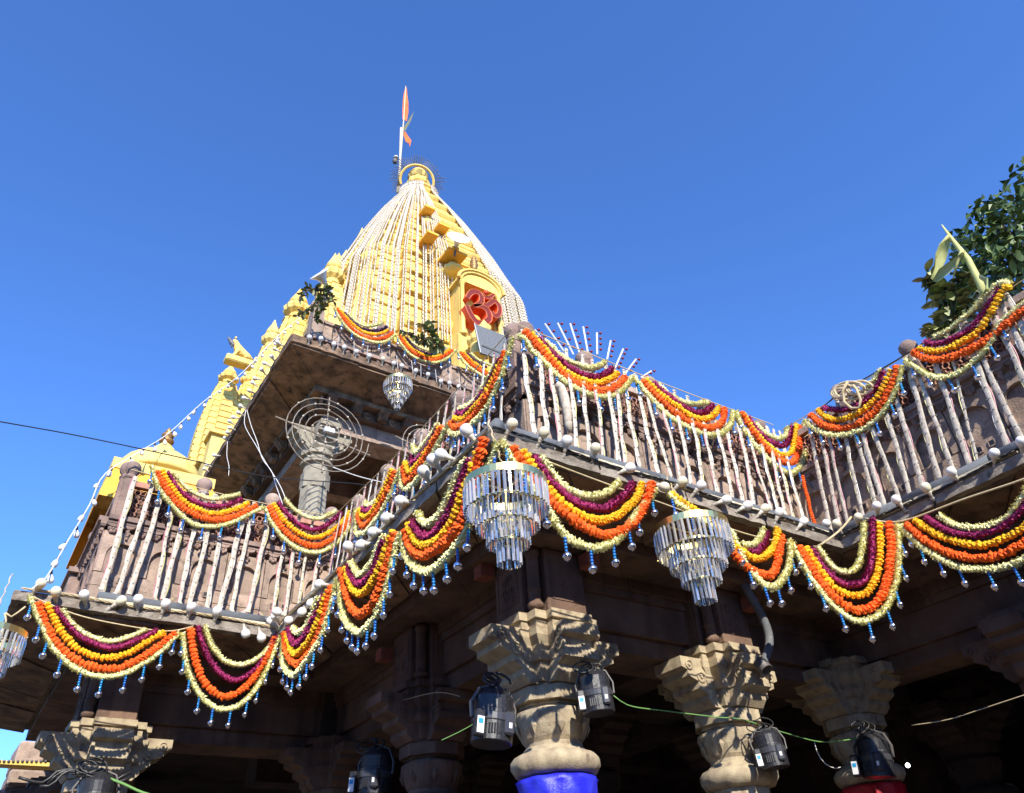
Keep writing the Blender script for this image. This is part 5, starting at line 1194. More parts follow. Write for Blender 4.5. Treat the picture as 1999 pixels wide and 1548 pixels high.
SP = {'D': [(271, 915, 195, 1161, 1.25), (296, 948, 230, 1161, 1), (313, 972, 253, 1161, 1.25), (336, 1000, 299, 1174, .9), (356, 1014, 320, 1167, 1.2), (381, 1029, 348, 1178, 1), (406, 1036, 373, 1167, 1.2), (430, 1032, 405, 1184, 1), (467, 1043, 430, 1176, 1.2), (485, 1032, 456, 1180, 1),
             (521, 1039, 485, 1184, 1.2), (553, 1075, 535, 1184, .9), (575, 1072, 557, 1184, 1), (597, 1093, 582, 1180, .8), (626, 1079, 611, 1151, 1), (651, 1086, 640, 1144, .9)],
      'A': [(1024, 689, 1043, 846, 1.1), (1054, 714, 1069, 837, 1), (1078, 738, 1092, 862, 1.1), (1116, 776, 1125, 873, 1.1), (1143, 779, 1152, 882, 1), (1166, 783, 1177, 891, .8), (1192, 783, 1206, 899, 1.2), (1206, 783, 1221, 891, 1), (1228, 790, 1246, 899, 1), (1250, 780, 1280, 899, 1.1),
            (1272, 800, 1300, 899, 1), (1298, 812, 1326, 925, .9), (1330, 840, 1347, 940, 1.2), (1357, 852, 1374, 957, 1), (1381, 860, 1397, 961, 1), (1406, 860, 1429, 969, 1.1), (1423, 852, 1448, 980, 1), (1448, 860, 1473, 986, 1.2), (1473, 885, 1502, 985, .9), (1494, 894, 1519, 999, 1), (1515, 919, 1536, 1010, 1.1), (1530, 932, 1548, 1018, .9), (1548, 936, 1574, 1024, 1)],
      'B': [(1583, 845, 1614, 1002, 1.1), (1603, 858, 1634, 1002, 1), (1619, 863, 1650, 998, .8), (1650, 858, 1681, 990, .9), (1671, 847, 1704, 971, 1), (1683, 845, 1722, 971, 1.1), (1704, 837, 1748, 958, 1), (1730, 806, 1771, 949, 1.1), (1753, 790, 1795, 935, 1.2), (1792, 785, 1833, 930, 1.2),
            (1813, 785, 1854, 904, 1), (1851, 785, 1893, 904, 1.2), (1880, 785, 1907, 894, .6), (1934, 785, 1963, 868, 1.2), (1960, 785, 1991, 847, 1.1), (1955, 658, 1999, 763, 1.1), (1973, 640, 2012, 740, 1.1), (1999, 660, 2040, 760, 1.1)]}
NM = {'D': 'left-hand balcony', 'A': 'right-hand balcony', 'B': 'balcony wing at the right edge', 'C': 'steep side between the balconies'}
for f in 'DAB':
    a, N_, h = inc(f)
    for i, (x0, y0_, x1_, y1_, w_) in enumerate(SP[f]):
        p0, p1 = onP((x0, y0_), a, N_), onP((x1_, y1_), a, N_); d = (p1 - p0); 
        T = p0 + d * ((3.985 - p0.z) / d.z); Bt = p0 + d * ((2.80 - p0.z) / d.z)
        if f == 'B' and i >= 15: T, Bt = p0 + d * ((3.985 - p0.z) / d.z), p1 + Vector((0, -.05, 0)) + d * ((2.82 - p1.z) / d.z)
        strip(f, T, Bt, {'A': .0155, 'B': .0172, 'D': .0168}[f] * w_, '%s cream light strip from the left on the %s' % (ORD[i], NM[f]), 'light strips on the ' + NM[f], hook=(f == 'D' and i % 2 == 1) or rnd.random() < .15)
n = 22
for i in range(n):
    y = 3.86 + (7.12 - 3.86) * i / (n - 1); T = Vector((2.72, y - .02, 3.985)); Bt = Vector((2.60, y + rnd.uniform(-.05, .05), 2.76))
    strip('C', T, Bt, .013 * rnd.uniform(.8, 1.2), '%s cream light strip from the front corner on the steep side' % ORD[i], 'light strips on the ' + NM['C'])
# fat sagging cream tube near the front corner
mb = MB(); mb.tube([onY(p, 3.55) for p in ((1086, 750), (1094, 756), (1101, 774), (1107, 800), (1111, 830), (1114, 843))], [.03, .036, .038, .036, .034, .022], 10)
tagged(part('sagging_hose', mb, M['strip'], None, smooth=True), 'bent thick cream hose hanging between strips near the front corner', 'hose')
# rail cord
for f, pts, lb in (('A', [(2.72, 3.63, 4.06), (4.2, 3.62, 4.03), (5.7, 3.62, 4.06)], 'right-hand balcony'), ('B', [(5.83, 3.7, 4.06), (5.83, 2.2, 4.03), (5.83, .4, 4.06)], 'balcony wing at the right edge'), ('C', [(2.70, 3.7, 4.06), (2.70, 5.4, 4.0), (2.70, 7.2, 4.06)], 'steep side'), ('D', [(.62, 7.26, 4.08), (1.6, 7.26, 4.03), (2.75, 7.26, 4.06)], 'left-hand balcony')):
    mb = MB(); P = cr([Vector(p) - Vector((0, 0, .05)) for p in pts], .08); mb.tube(P, .0045, 5); tagged(part('support_cord', mb, M['rope'], None), 'thin cord along the rail carrying garlands and strips, ' + lb, 'cord', 'cords along the rails')

# ================================================================ BULBS
def lathe_dir(mb, prof, n, d): mb.lathe(prof, (0, 0, 0), n, M=None)
tb = MB(); tb.lathe([(.0205, .056), (.028, .064), (.0365, .078), (.0405, .097), (.0395, .112), (.0335, .127), (.021, .138), (.003, .142)], (0, 0, 0), 20); BG = tb.mesh('bulb_globe', M['bulb'], True)
BGY = BG.copy(); BGY.materials.clear(); BGY.materials.append(M['bulb_y'])
tb = MB(); tb.lathe([(.013, .008), (.0145, .022), (.018, .042), (.0225, .055), (.0205, .0575)], (0, 0, 0), 14); BC = tb.mesh('bulb_collar', M['bulb_base'], True)
tb = MB(); tb.lathe([(.017, -.030), (.017, -.022), (.0135, -.020), (.0155, -.014), (.0125, -.010), (.0155, -.005), (.0125, .0), (.0145, .008)], (0, 0, 0), 12); BS = tb.mesh('bulb_socket', M['socket'])
def bulb(base, head, label, group, k=1.0):
    d = (head - base).normalized(); e = Vector((0, 0, 1)).rotation_difference(d).to_euler()
    t = thing('light_bulb', label, 'light bulb', base, group); k *= .93
    place('globe', BGY if rnd.random() < .18 else BG, t, base, e, k); place('collar', BC, t, base, e, k); place('socket', BS, t, base, e, k)
BLB = {
 'A': [((1000, 827), (987, 852)), ((1063, 842), (1050, 868)), ((1108, 855), (1101, 886)), ((1163, 873), (1157, 900)), ((1233, 912), (1208, 924)), ((1294, 950), (1276, 946)), ((1330, 942), (1315, 957)), ((1368, 948), (1353, 965)), ((1420, 975), (1397, 984)), ((1464, 984), (1441, 997)),
       ((1498, 988), (1479, 1007)), ((1523, 995), (1513, 1020)), ((1576, 1009), (1557, 1032))],
 'B': [((1618, 1011), (1606, 1037)), ((1632, 1020), (1643, 1041)), ((1676, 1005), (1674, 1028)), ((1711, 985), (1714, 1007)), ((1746, 971), (1765, 993)), ((1802, 944), (1821, 971)), ((1856, 919), (1872, 940)), ((1941, 883), (1941, 906)), ((1993, 856), (1996, 885))],
 'C': [((912, 842), (930, 864)), ((862, 888), (886, 897)), ((848, 902), (862, 922)), ((828, 923), (839, 946)), ((776, 977), (803, 981)), ((748, 1012), (776, 1009)), ((724, 1039), (750, 1038)), ((703, 1064), (727, 1061)), ((681, 1070), (690, 1088)), ((617, 1140), (640, 1142)), ((605, 1183), (611, 1170)), ((587, 1200), (594, 1186)),
       ((567, 1205), (561, 1216)), ((548, 1198), (560, 1204)), ((538, 1205), (545, 1215)), ((530, 1213), (543, 1226))],
 'D': [((76, 1144), (65, 1158)), ((109, 1160), (109, 1177)), ((165, 1166), (167, 1182)), ((238, 1172), (215, 1187)), ((270, 1169), (268, 1193)), ((324, 1177), (315, 1201)), ((373, 1186), (366, 1207)), ((424, 1193), (418, 1215)), ((480, 1239), (476, 1222)), ((511, 1247), (506, 1230))]}
for f, rows in BLB.items():
    for i, (hp, bp) in enumerate(rows):
        o_ = .02
        pl = (lambda p, o: onY(p, Y0 - o)) if f == 'A' else (lambda p, o: onX(p, X1 - o)) if f == 'B' else (lambda p, o: onX(p, X0 - o)) if f == 'C' else (lambda p, o: onY(p, Y1 - o))
        b = pl(bp, .0); h0 = pl(hp, .06)
        if (h0 - b).length < .03: h0 = b + Vector((-.01, -.02, -.08))
        dirn = (h0 - b).normalized()
        lb = {'A': '%s white bulb right of the front corner along the right-hand eave', 'B': '%s white bulb from the inner corner along the eave of the wing', 'C': '%s white bulb down the steep side counted from the front corner', 'D': '%s white bulb from the left end of the eave'}[f] % ORD[i]
        bulb(b, b + dirn, lb, 'large white bulbs along the eave', .96 if f in 'AB' else 1.12)
# small bulbs round the pavilion eave
pb = [(437, 75), (530, 85), (635, 130), (720, 155), (820, 190), (925, 225), (1037, 250), (1125, 285), (1190, 305), (1305, 345), (1405, 375), (1510, 430), (1580, 445), (1655, 475)]
for i, (x, y) in enumerate(pb):
    p = (500 + x / 4.185, 640 + y / 4.185); b = onY((p[0] - 2, p[1] + 12), PY + .0); h = onY(p, PY - .05); bulb(b, b + (h - b).normalized(), '%s small white bulb from the left along the pavilion eave front' % ORD[i], 'bulbs along the pavilion eave', .95)
pb = [(795, 290), (775, 345), (735, 425), (690, 465), (655, 530), (615, 580), (583, 632), (565, 695), (520, 745), (483, 820), (470, 880), (430, 905), (390, 955), (400, 1000), (370, 1050), (350, 1100), (270, 1220), (205, 1310), (180, 1350)]
for i, (x, y) in enumerate(pb):
    p = (360 + x / 4.3, 600 + y / 4.3); b = onX((p[0] + 5, p[1] + 6), PX - .0); h = onX(p, PX - .06); d = (h - b); 
    bulb(b, b + Vector((-.8, rnd.uniform(-.4, .4), .35 + rnd.uniform(-.3, .3))).normalized(), '%s small white bulb down the left edge of the pavilion eave' % ORD[i], 'bulbs along the pavilion eave', .9)
# festoon of small bulbs from the left
fpx = px('62 1150 90 1128 130 1060 175 985 205 925 275 880 330 845 400 782 470 730 560 640 640 585')
fy = [7.0, 7.0, 7.6, 8.2, 8.6, 9.0, 9.6, 10.5, 11.2, 12.4, 13.0]
fp3 = cr([onY(p, y) for p, y in zip(fpx, fy)], .18); fs = thing('festoon_lights', 'white cord of small hanging bulbs rising from the left eave past the kiosk', 'light string', fp3[0])
mb = MB(); mb.tube(fp3, .006, 5); part('cord', mb, M['wire_w'], fs)
mb = MB(); mb.lathe([(.012, -.01), (.014, -.05), (.010, -.055)], (0, 0, 0), 8); SB = mb.mesh('holder', M['wire_b']); mb = MB(); mb.lathe([(.010, -.055), (.03, -.09), (.036, -.12), (.028, -.145), (.004, -.155)], (0, 0, 0), 10); SG_ = mb.mesh('small_bulb', M['bulb'], True)
for i in range(2, len(fp3) - 1, 2):
    e = (rnd.uniform(-.4, .4), rnd.uniform(-.4, .4), 0); place('holder', SB, fs, fp3[i], e, .8); place('small_bulb', SG_, fs, fp3[i], e, .8)

# ================================================================ CHANDELIERS
cm = MB(); cm.prism([(-.0095, -.005), (.0095, -.005), (.0095, -.001), (.004, .006), (-.004, .006), (-.0095, -.001)], -1, 0); CRY = cm.mesh('crystal', M['glass'])
def chandelier(top, R, label, hang=None, tiers=4, k=1.0, lean=0):
    """top: point at the centre of the top band; R: band radius"""
    t = thing('chandelier', label, 'chandelier', top, 'crystal chandeliers under the eaves'); X, Y, Z = top
    rad = [R, R * .73, R * .50, R * .28][:tiers] if tiers == 4 else [R * q for q in (1, .8, .6, .4, .2)]
    dz = R * .45 if tiers == 4 else R * .42; ln = [R * .60, R * .58, R * .54, R * .56, R * .5]; cnt = [46, 36, 25, 14, 8] if tiers == 4 else [34, 28, 20, 14, 7]
    z0 = Z
    for i, r in enumerate(rad):
        zz = z0 - i * dz; mb = MB(); h = R * .19 if i == 0 else R * .06; n = 40; V = []; F = []
        for (q, z_) in ((r, zz), (r, zz + h), (r - .006, zz + h), (r - .006, zz)):
            for a in range(n): V.append((X + q * math.cos(2 * math.pi * a / n), Y + q * math.sin(2 * math.pi * a / n), z_))
        for a in range(n):
            b = (a + 1) % n
            for s_ in range(4): F.append((s_ * n + a, s_ * n + b, ((s_ + 1) % 4) * n + b, ((s_ + 1) % 4) * n + a))
        mb.add(V, F); ring = part('brass_band' if i == 0 else 'brass_ring', mb, M['gold'], t)
        for c in range(cnt[i]):
            a = 2 * math.pi * (c + rnd.uniform(-.12, .12)) / cnt[i]; w_ = 2 * math.pi * r / cnt[i] / .019 * .56 if i < 9 else 1
            o = place('crystal', CRY, ring, (X + (r - .004) * math.cos(a), Y + (r - .004) * math.sin(a), zz + .004), (rnd.uniform(-.02, .02), rnd.uniform(-.02, .02), a - math.pi / 2), (min(w_, 1.5), 1.3, ln[i] * rnd.uniform(.97, 1.0)))
    mb = MB()
    for a in range(3): mb.tube([(X + rad[0] * .9 * math.cos(a * 2.1), Y + rad[0] * .9 * math.sin(a * 2.1), Z + R * .15), (X, Y, Z + R * .55)], .003, 4)
    mb.tube([(X - rad[0], Y, Z + R * .02), (X + rad[0], Y, Z + R * .02)], .006, 5); mb.tube([(X, Y - rad[0], Z + R * .02), (X, Y + rad[0], Z + R * .02)], .006, 5); mb.tube([(X, Y, Z + R * .02), (X, Y, Z - dz * (len(rad) - 1))], .006, 5)
    part('brass_frame', mb, M['gold'], t)
    if hang is not None:
        mb = MB(); H = Vector(hang); B0 = Vector((X, Y, Z + R * .55)); n = 14
        mb.tube([H.lerp(B0, i / n) + Vector((.006 * math.cos(i * 2), .006 * math.sin(i * 2), 0)) for i in range(n + 1)], .005, 5); part('hanging_cord', mb, M['rope'], t)
    return t
def cpt(p, y): return onY(p, y)
c1 = onY((987, 958), 3.17); chandelier(c1, .241, 'largest crystal chandelier with brass band hanging at the front corner', (c1.x - .02, c1.y + .12, 2.70))
c2 = onY((1350, 1042), 3.20); chandelier(c2, .253, 'tiered crystal chandelier below the right-hand balcony, second from the front corner', (c2.x - .02, c2.y + .1, 2.72))
c3 = onY((-26, 1245), 6.95); chandelier(c3, .265, 'crystal chandelier cut off by the left edge of the picture', (c3.x + .02, c3.y + .1, 2.75))
c4 = onY((777, 750), PY - .1); chandelier(c4, .215, 'small crystal chandelier hanging from the pavilion eave', (c4.x, c4.y + .1, 7.4), tiers=5)
for i, ccc in enumerate((c1, c2)):
    mb = MB(); c = (ccc.x, ccc.y, ccc.z + .215)
    mb.tube([(c[0] + .03 * math.cos(a), c[1], c[2] + .03 * math.sin(a)) for a in [q * .4 for q in range(17)]], .003, 4)
    tagged(part('wire_loop', mb, M['gold'], None), 'brass wire loop above the ' + ('largest chandelier at the front corner' if i == 0 else 'second chandelier on the right'), 'wire loop', 'wire loops above chandeliers')

# ================================================================ SPIRAL WIRE FRAMES and RED LED RODS
def spiral(c, R, label, turns=6, y=8.35):
    t = thing('spiral_light_frame', label, 'spiral frame', c, 'spiral wire frames before the pavilion'); C = Vector(c); mb = MB(); n = turns * 28; pth = []
    for i in range(n + 1):
        a = i / 28 * 2 * math.pi; r = R * (.14 + .86 * (i / n)); pth.append(C + Vector((r * math.cos(a), .01 * math.sin(i), r * math.sin(a))) * 1.0)
    mb.tube(pth, .0075, 5); part('wire_spiral', mb, M['rust'], t)
    mb = MB()
    for i in range(6, n, 5): mb.ball(pth[i] + Vector((0, -.006, 0)), .016, 6, 4)
    part('led_nodes', mb, M['strip'], t, kind='stuff')
    mb = MB(); mb.tube([C + Vector((-R * 1.15, .04, .06)), C + Vector((R * 1.08, .04, -.14))], .014, 5); part('cross_rod', mb, M['rust'], t)
    mb = MB(); mb.tube([C + Vector((0, .03, R)), C + Vector((0, .03, -R))], .011, 5); part('cross_rod', mb, M['rust'], t)
    mb = MB(); mb.bevbox((C.x - .05, C.y - .06, C.z - .01), (C.x + .09, C.y - .005, C.z + .06), .006); part('white_driver_box', mb, M['white_m'], t)
spiral(onY((638, 845), 8.30), .60, 'large spiral of pale wire in front of the grey pavilion column')
spiral(onY((832, 872), 8.45), .42, 'smaller spiral wire frame partly hidden behind the steep-side garlands', 5)
fan = thing('led_rod_fan', 'fan of white rods studded with dark red LEDs behind the right-hand balcony rail', 'light ornament', onY((1160, 735), 4.2))
RD = [((240, 130), (330, 240)), ((350, 65), (560, 370)), ((490, 60), (660, 400)), ((625, 65), (755, 480)), ((765, 100), (825, 430)), ((912, 165), (917, 400)), ((1062, 250), (1020, 470)), ((1197, 340), (1090, 590)), ((1335, 450), (1215, 610)), ((1500, 578), (1385, 650))]
mb = MB(); mb.ball((0, 0, 0), .014, 7, 5); mb.tube([(0, 0, 0), (-.035, 0, -.012)], .004, 4); LED = mb.mesh('red_led', M['ledred'], True)
for (a, b) in RD:
    A_, B_2 = onY((1000 + a[0] / 5.528, 620 + a[1] / 5.528), 4.15), onY((1000 + b[0] / 5.528, 620 + b[1] / 5.528), 4.15); mb = MB(); mb.tube([A_, B_2], .009, 6); o = part('rod', mb, M['white_m'], fan)
    n = max(3, int((A_ - B_2).length / .072)); tg = (B_2 - A_) / n
    for i in range(n): place('red_led', LED, o, A_ + tg * (i + .1) + Vector((.04, -.01, .012)))

# ================================================================ STAGE LIGHTS on the columns
def par(c, label, yaw=0, tilt=0, k=.86, turned=False):
    t = thing('stage_light', label, 'stage light', c, 'black moving-head stage lights tied to the columns'); yaw -= math.atan2(c[0], c[1]); Mx = Matrix.Rotation(yaw, 3, 'Z') @ Matrix.Rotation(tilt, 3, 'Y'); C = Vector(c)
    def tf(mb): mb.v = [tuple(C + Mx @ (Vector(v) * k)) for v in mb.v]; return mb
    mb = MB(); mb.lathe([(.115, -.155), (.122, -.15), (.122, .02), (.118, .03), (.118, .10), (.112, .11), (.075, .155), (.03, .165)], (0, 0, 0), 28, wave=lambda i, a: 1 + (.012 if math.cos(14 * a) > 0 else 0) * (1 if 3 <= i <= 5 else 0)); part('housing', tf(mb), M['black'], t)
    mb = MB(); mb.lathe([(.125, -.045), (.128, -.04), (.128, -.005), (.125, 0)], (0, 0, 0), 28); part('grey_collar', tf(mb), M['black2'], t)
    for i in range(5):
        mb = MB(); a = -math.pi / 2 - .55 + i * .13; mb.box((.123 * math.cos(a) - .004, .123 * math.sin(a) - .006, -.12), (.123 * math.cos(a) + .004, .123 * math.sin(a) + .004, -.065)); part('cooling_fin', tf(mb), M['wire_b'], t)
    mb = MB(); mb.bevbox((.025, -.138, -.12), (.085, -.095, .01), .012); part('control_box', tf(mb), M['black2'], t)
    mb = MB(); mb.box((.045, -.1392, -.085), (.064, -.1383, -.055)); part('white_mark', tf(mb), M['sticker'], t)
    mb = MB(); mb.bevbox((-.155, -.125, -.15), (-.10, -.075, .0), .008); part('clamp_foot', tf(mb), M['black'], t)
    mb = MB(); mb.box((-.15, -.1265, -.135), (-.107, -.1253, -.045)); st = part('white_sticker', tf(mb), M['sticker'], t)
    mb = MB(); mb.box((-.143, -.1282, -.085), (-.114, -.1267, -.058)); part('blue_mark', tf(mb), M['sticker_b'], st)
    mb = MB(); mb.tube([(-.135, 0, -.02), (-.15, 0, .06), (-.10, 0, .15), (0, 0, .19), (.10, 0, .15), (.14, 0, .06), (.135, 0, -.02)], .009, 6, flat=2.2); part('yoke', tf(mb), M['iron'], t)
    for i in range(3):
        pts = []; cx_, cz_ = rnd.uniform(-.1, .02), rnd.uniform(.16, .22); r_ = rnd.uniform(.05, .085); tl = rnd.uniform(-.5, .5)
        for q in range(20): a = q * .42; pts.append((cx_ + r_ * math.cos(a) * (1 + .1 * math.sin(q)), -.04 + .03 * math.sin(a + tl) - .004 * q * .3, cz_ + r_ * .7 * math.sin(a)))
        mb = MB(); mb.tube(pts, .0055, 5); part('coiled_cable', tf(mb), M['wire_b'], t, smooth=True)
par(onY((1163, 1352), 3.98), 'black stage light with white sticker on the right of the corner column', .12, -.05)
par(onY((962, 1400), 4.02), 'black stage light slung on the left of the corner column, sticker on its right', .45, .12, 1.0)
par(onY((1503, 1462), 4.02), 'black stage light tied to the second column below the open pipe end', .15, -.06)
par(onY((1708, 1475), 4.0), 'black stage light in deep shade above the red cloth', -.3, .1, 1.05)
par(onX((735, 1508), 3.0), 'black stage light before the shaded column at the bottom centre left', -.5, .05, 1.15)
par(onY((185, 1560), 7.7), 'stage light cut off by the bottom edge under the left column', 0, 0, 1.2)
mb = MB(); mb.ball(onY((1772, 1494), 4.5), .02, 12, 8); mb2 = MB(); _p = onY((1772, 1494), 4.5); mb2.tube([_p + Vector((0, 0, .015)), _p + Vector((0, .01, .08)), _p + Vector((.0, .03, .35))], .006, 5); tagged(part('lamp_lead', mb2, M['wire_b'], None), 'black lead holding the small lit lamp in the dark', 'lead')
tagged(part('lit_lamp', mb, M['lit'], None, smooth=True), 'small lit white lamp shining in the dark beside the red cloth', 'lamp')
for i, p in enumerate(((1897, 1411), (1946, 1393))):
    P = onY(p, 6.0); mb = MB(); Mx = Matrix.Rotation(.5 + i * .4, 3, 'Y'); mb.bevbox((-.035, -.01, -.035), (.035, .01, .035), .008); mb.v = [tuple(P + Mx @ Vector(v)) for v in mb.v]
    tagged(part('hanging_tag', mb, M['sticker'], None), ('left' if i == 0 else 'right') + ' one of two small white square tags in the dark at the right', 'tag', 'small white tags under the wing')
for i, p in enumerate(((846, 1454), (877, 1448))):
    P = onX(p, 3.6); mb = MB(); mb.ball(P, .025, 8, 5, sz=1.5); tagged(part('hanging_tag', mb, M['sticker'], None), ('left' if i == 0 else 'right') + ' one of two pale oval tags on the wire at the bottom centre', 'tag', 'pale oval tags on the wire')
P = onY((1960, 1545), 5.5); mb = MB(); mb.lathe([(.02, -.1), (.12, -.08), (.17, 0), (.12, .08), (.02, .1)], P, 16); tagged(part('ceiling_fan_motor', mb, M['sticker'], None, smooth=True), 'dusty white ceiling fan motor in the dark at the bottom right corner', 'ceiling fan')

# drain pipe with open end near the second column
mb = MB(); mb.tube(cr([onY(p, 3.95) for p in ((1440, 1100), (1452, 1140), (1478, 1185), (1497, 1225), (1502, 1255), (1496, 1280), (1488, 1300))], .05), .034, 12); dp = thing('drain_pipe', 'grey bent pipe with open round end coming down beside the second column', 'pipe', onY((1490, 1300), 3.95)); part('pipe', mb, M['pipe'], dp, smooth=True)
mb = MB(); C = onY((1489, 1300), 3.9); d = Vector((.0, -.55, -.8)).normalized(); Mx = Vector((0, 0, 1)).rotation_difference(d).to_matrix()
mb.lathe([(.035, -.06), (.05, -.05), (.052, .05), (.044, .052), (.042, -.02), (.003, -.021)], C, 18, M=Mx); part('open_collar', mb, M['iron'], dp, smooth=True)

# ================================================================ WIRES
def wire(name, pts, r, mat, label, cat='wire', group=None, smooth=True, step=.06):
    mb = MB(); P = cr([Vector(p) for p in pts], step); mb.tube(P, r, 5); return tagged(part(name, mb, M[mat], None, smooth=smooth), label, cat, group)
wire('overhead_wire', [onY(p, y) for p, y in (((-40, 815), 6.9), ((0, 823), 6.9), ((150, 850), 7.1), ((330, 888), 7.3), ((520, 930), 7.6), ((700, 945), 8.0), ((760, 960), 8.1), ((900, 1000), 8.4))], .006, 'wire_b', 'long thin black wire entering from the left edge and crossing before the pavilion')
wire('loose_wire', [onX(p, 2.2) for p in ((480, 800), (478, 830), (500, 870), (520, 905), (545, 945), (562, 985))], .005, 'wire_w', 'left one of two white wires dangling from the pavilion eave to the rail', group='white wires dangling from the pavilion')
wire('loose_wire', [onX(p, 2.22) for p in ((482, 800), (490, 830), (502, 862), (512, 895), (530, 920), (538, 945), (552, 985))], .005, 'wire_w', 'right one of two twisted white wires dangling from the pavilion eave', group='white wires dangling from the pavilion')
wire('loose_wire', [onX(p, 2.2) for p in ((444, 862), (443, 890), (447, 910), (446, 930))], .005, 'wire_w', 'short white wire dropping onto the second ball head from the eave', group='white wires dangling from the pavilion')
wire('guy_wire', [onY(p, 8.0) for p in ((650, 912), (700, 930), (760, 945), (830, 965))], .007, 'wire_w', 'thin wire running right from the bottom of the large spiral')
wire('hanging_rope', [planeLD((8, 1300)), planeLD((4, 1240)), planeLD((12, 1215)), planeLD((8, 1190)), planeLD((20, 1205)), planeLD((55, 1180))], .008, 'rope', 'yellow rope knotted at the left edge above the cut-off chandelier', 'rope')
wire('garland_cord', [planeLA((1588, 1067)), onP((1600, 1065), A1_, dN), onP((1640, 1035), A1_, dN), onP((1665, 1005), A1_, dN)], .009, 'rope', 'beige rope crossing diagonally below the inner corner bulbs', 'rope')
wire('garland_cord', [planeLB((1689, 1012)), planeLB((1758, 1018)), planeLB((1880, 975)), planeLB((1999, 935)), planeLB((2050, 910))], .008, 'rope', 'taut pale rope under the eave of the wing at the right edge', 'rope')
wire('garland_cord', [planeLD((60, 1163)), planeLD((150, 1200)), planeLD((250, 1222)), planeLD((330, 1232)), planeLD((385, 1220))], .006, 'rope', 'pale cord sagging along the left eave above the first garland', 'cord')
wire('garland_cord', [planeLA((985, 865)), planeLA((1080, 905)), planeLA((1200, 950)), planeLA((1300, 985)), planeLA((1450, 1040)), planeLA((1560, 1065))], .006, 'rope', 'pale cord below the bulbs of the right-hand eave', 'cord')
for i, (pp, yy) in enumerate((([(1198, 1358), (1230, 1378), (1300, 1388), (1400, 1400), (1450, 1405), (1530, 1430), (1600, 1448), (1650, 1445), (1690, 1438)], 4.05),)):
    wire('green_twisted_wire', [onY(p, yy) for p in pp], .0045, 'wire_g', 'twisted green wire strung between the columns at the right')
wire('pale_twisted_wire', [onX(p, 5.9) for p in ((1780, 1416), (1850, 1405), (1920, 1383), (2020, 1350))], .0035, 'rope', 'pale twisted wire running up to the right edge in the dark')
wire('thin_wire', [onX(p, 2.95) for p in ((740, 1365), (770, 1370), (850, 1352), (900, 1360))], .0025, 'rope', 'faint wire across the shaded beam at the bottom centre left')
wire('thin_wire', [onY(p, 4.0) for p in ((862, 1445), (900, 1427), (930, 1410))], .002, 'wire_g', 'short pale wire left of the corner stage light')
wire('plug_lead', [onY(p, 4.1) for p in ((1590, 1450), (1597, 1472), (1610, 1490), (1630, 1500), (1642, 1497))], .004, 'wire_w', 'white lead with plug dangling from the green wire', 'lead')
wire('trailing_cable', [onY(p, 7.6) for p in ((200, 1515), (240, 1530), (280, 1548), (330, 1560))], .012, 'wire_g', 'green cable trailing right from the tangle at the bottom left', 'cable')
for i in range(7):
    pts = [onY((45 + i * 22 + rnd.uniform(-12, 12) + q * 26, 1518 + 14 * math.sin(q * 1.3 + i) + rnd.uniform(-5, 5)), 7.7) for q in range(5)]
    wire('tangled_cable', pts, .012, 'wire_b', ordinal(i + 1) + ' black cable from the left in the tangle at the left column', 'cable', 'tangled cables at the left column')
# knotted rope on the wing's rail
t = thing('knotted_rope', 'coil of jute rope knotted over the rail of the balcony wing', 'rope', onX((1650, 770), 5.86)); mb = MB()
for q in range(5):
    cx_, cy_ = 1640 + q * 10, 768 - q * 3; r_ = 12 + 5 * (q % 3); pts = [onX((cx_ + r_ * 1.4 * math.cos(a), cy_ + r_ * .8 * math.sin(a) + .3 * q), 5.76 + .015 * math.sin(2 * a)) for a in [k * .45 for k in range(15)]]
    mb.tube(pts, .012, 6)
mb.tube([onX(p, 5.72) for p in ((1655, 745), (1645, 762), (1648, 785), (1662, 797), (1678, 796), (1680, 780), (1672, 760), (1665, 752))], .013, 6)
part('coil', mb, M['rope'], t, smooth=True)
mb = MB(); mb.tube([onX(p, 5.8) for p in ((1600, 800), (1640, 765), (1690, 738), (1750, 703), (1800, 672))], .006, 5); tagged(part('rail_rope', mb, M['wire_b'], None), 'dark cord along the top of the balcony wing beside the knotted rope', 'cord')

# ================================================================ LEAVES
def leaf_mesh(name, mat, w_=.32, curl=.25, fold=.2):
    mb = MB(); n = 6; V = []; 
    for i in range(n + 1):
        f = i / n; hw = w_ * math.sin(math.pi * min(1, f * .92 + .04)) ** .8 * (1 - .25 * f); z_ = -curl * f * f; V += [(-hw, f, z_ + fold * hw), (0, f, z_), (hw, f, z_ + fold * hw)]
    F = []
    for i in range(n): a = i * 3; F += [(a, a + 1, a + 4, a + 3), (a + 1, a + 2, a + 5, a + 4)]
    mb.add(V, F); return mb.mesh(name, mat, True)
LM = {k: [leaf_mesh('leaf', M[k], w_, c_, f_) for (w_, c_, f_) in ((.30, .2, .2), (.26, .5, .35), (.34, .1, .1))] for k in ('leaf', 'leaf_dry', 'leaf_pale')}
def rand_euler(down=0): return Vector((rnd.uniform(-1, 1), rnd.uniform(-1, 1), rnd.uniform(-1, 1) - down)).normalized().to_track_quat('Y', 'Z').to_euler()
def leaf_bunch(name, label, cat, sprigs, mats, per, size, down=.6, mstem='bark', r=.012):
    t = thing(name, label, cat, sprigs[0][0])
    for P in sprigs:
        Q = cr([Vector(p) for p in P], .03); mb = MB(); mb.tube(Q, r, 5); part('stem', mb, M[mstem], t)
        for i in range(per):
            p = rnd.choice(Q); e = rand_euler(down); place('leaf', rnd.choice(LM[rnd.choice(mats)]), t, p, e, size * rnd.uniform(.6, 1.2))
    return t
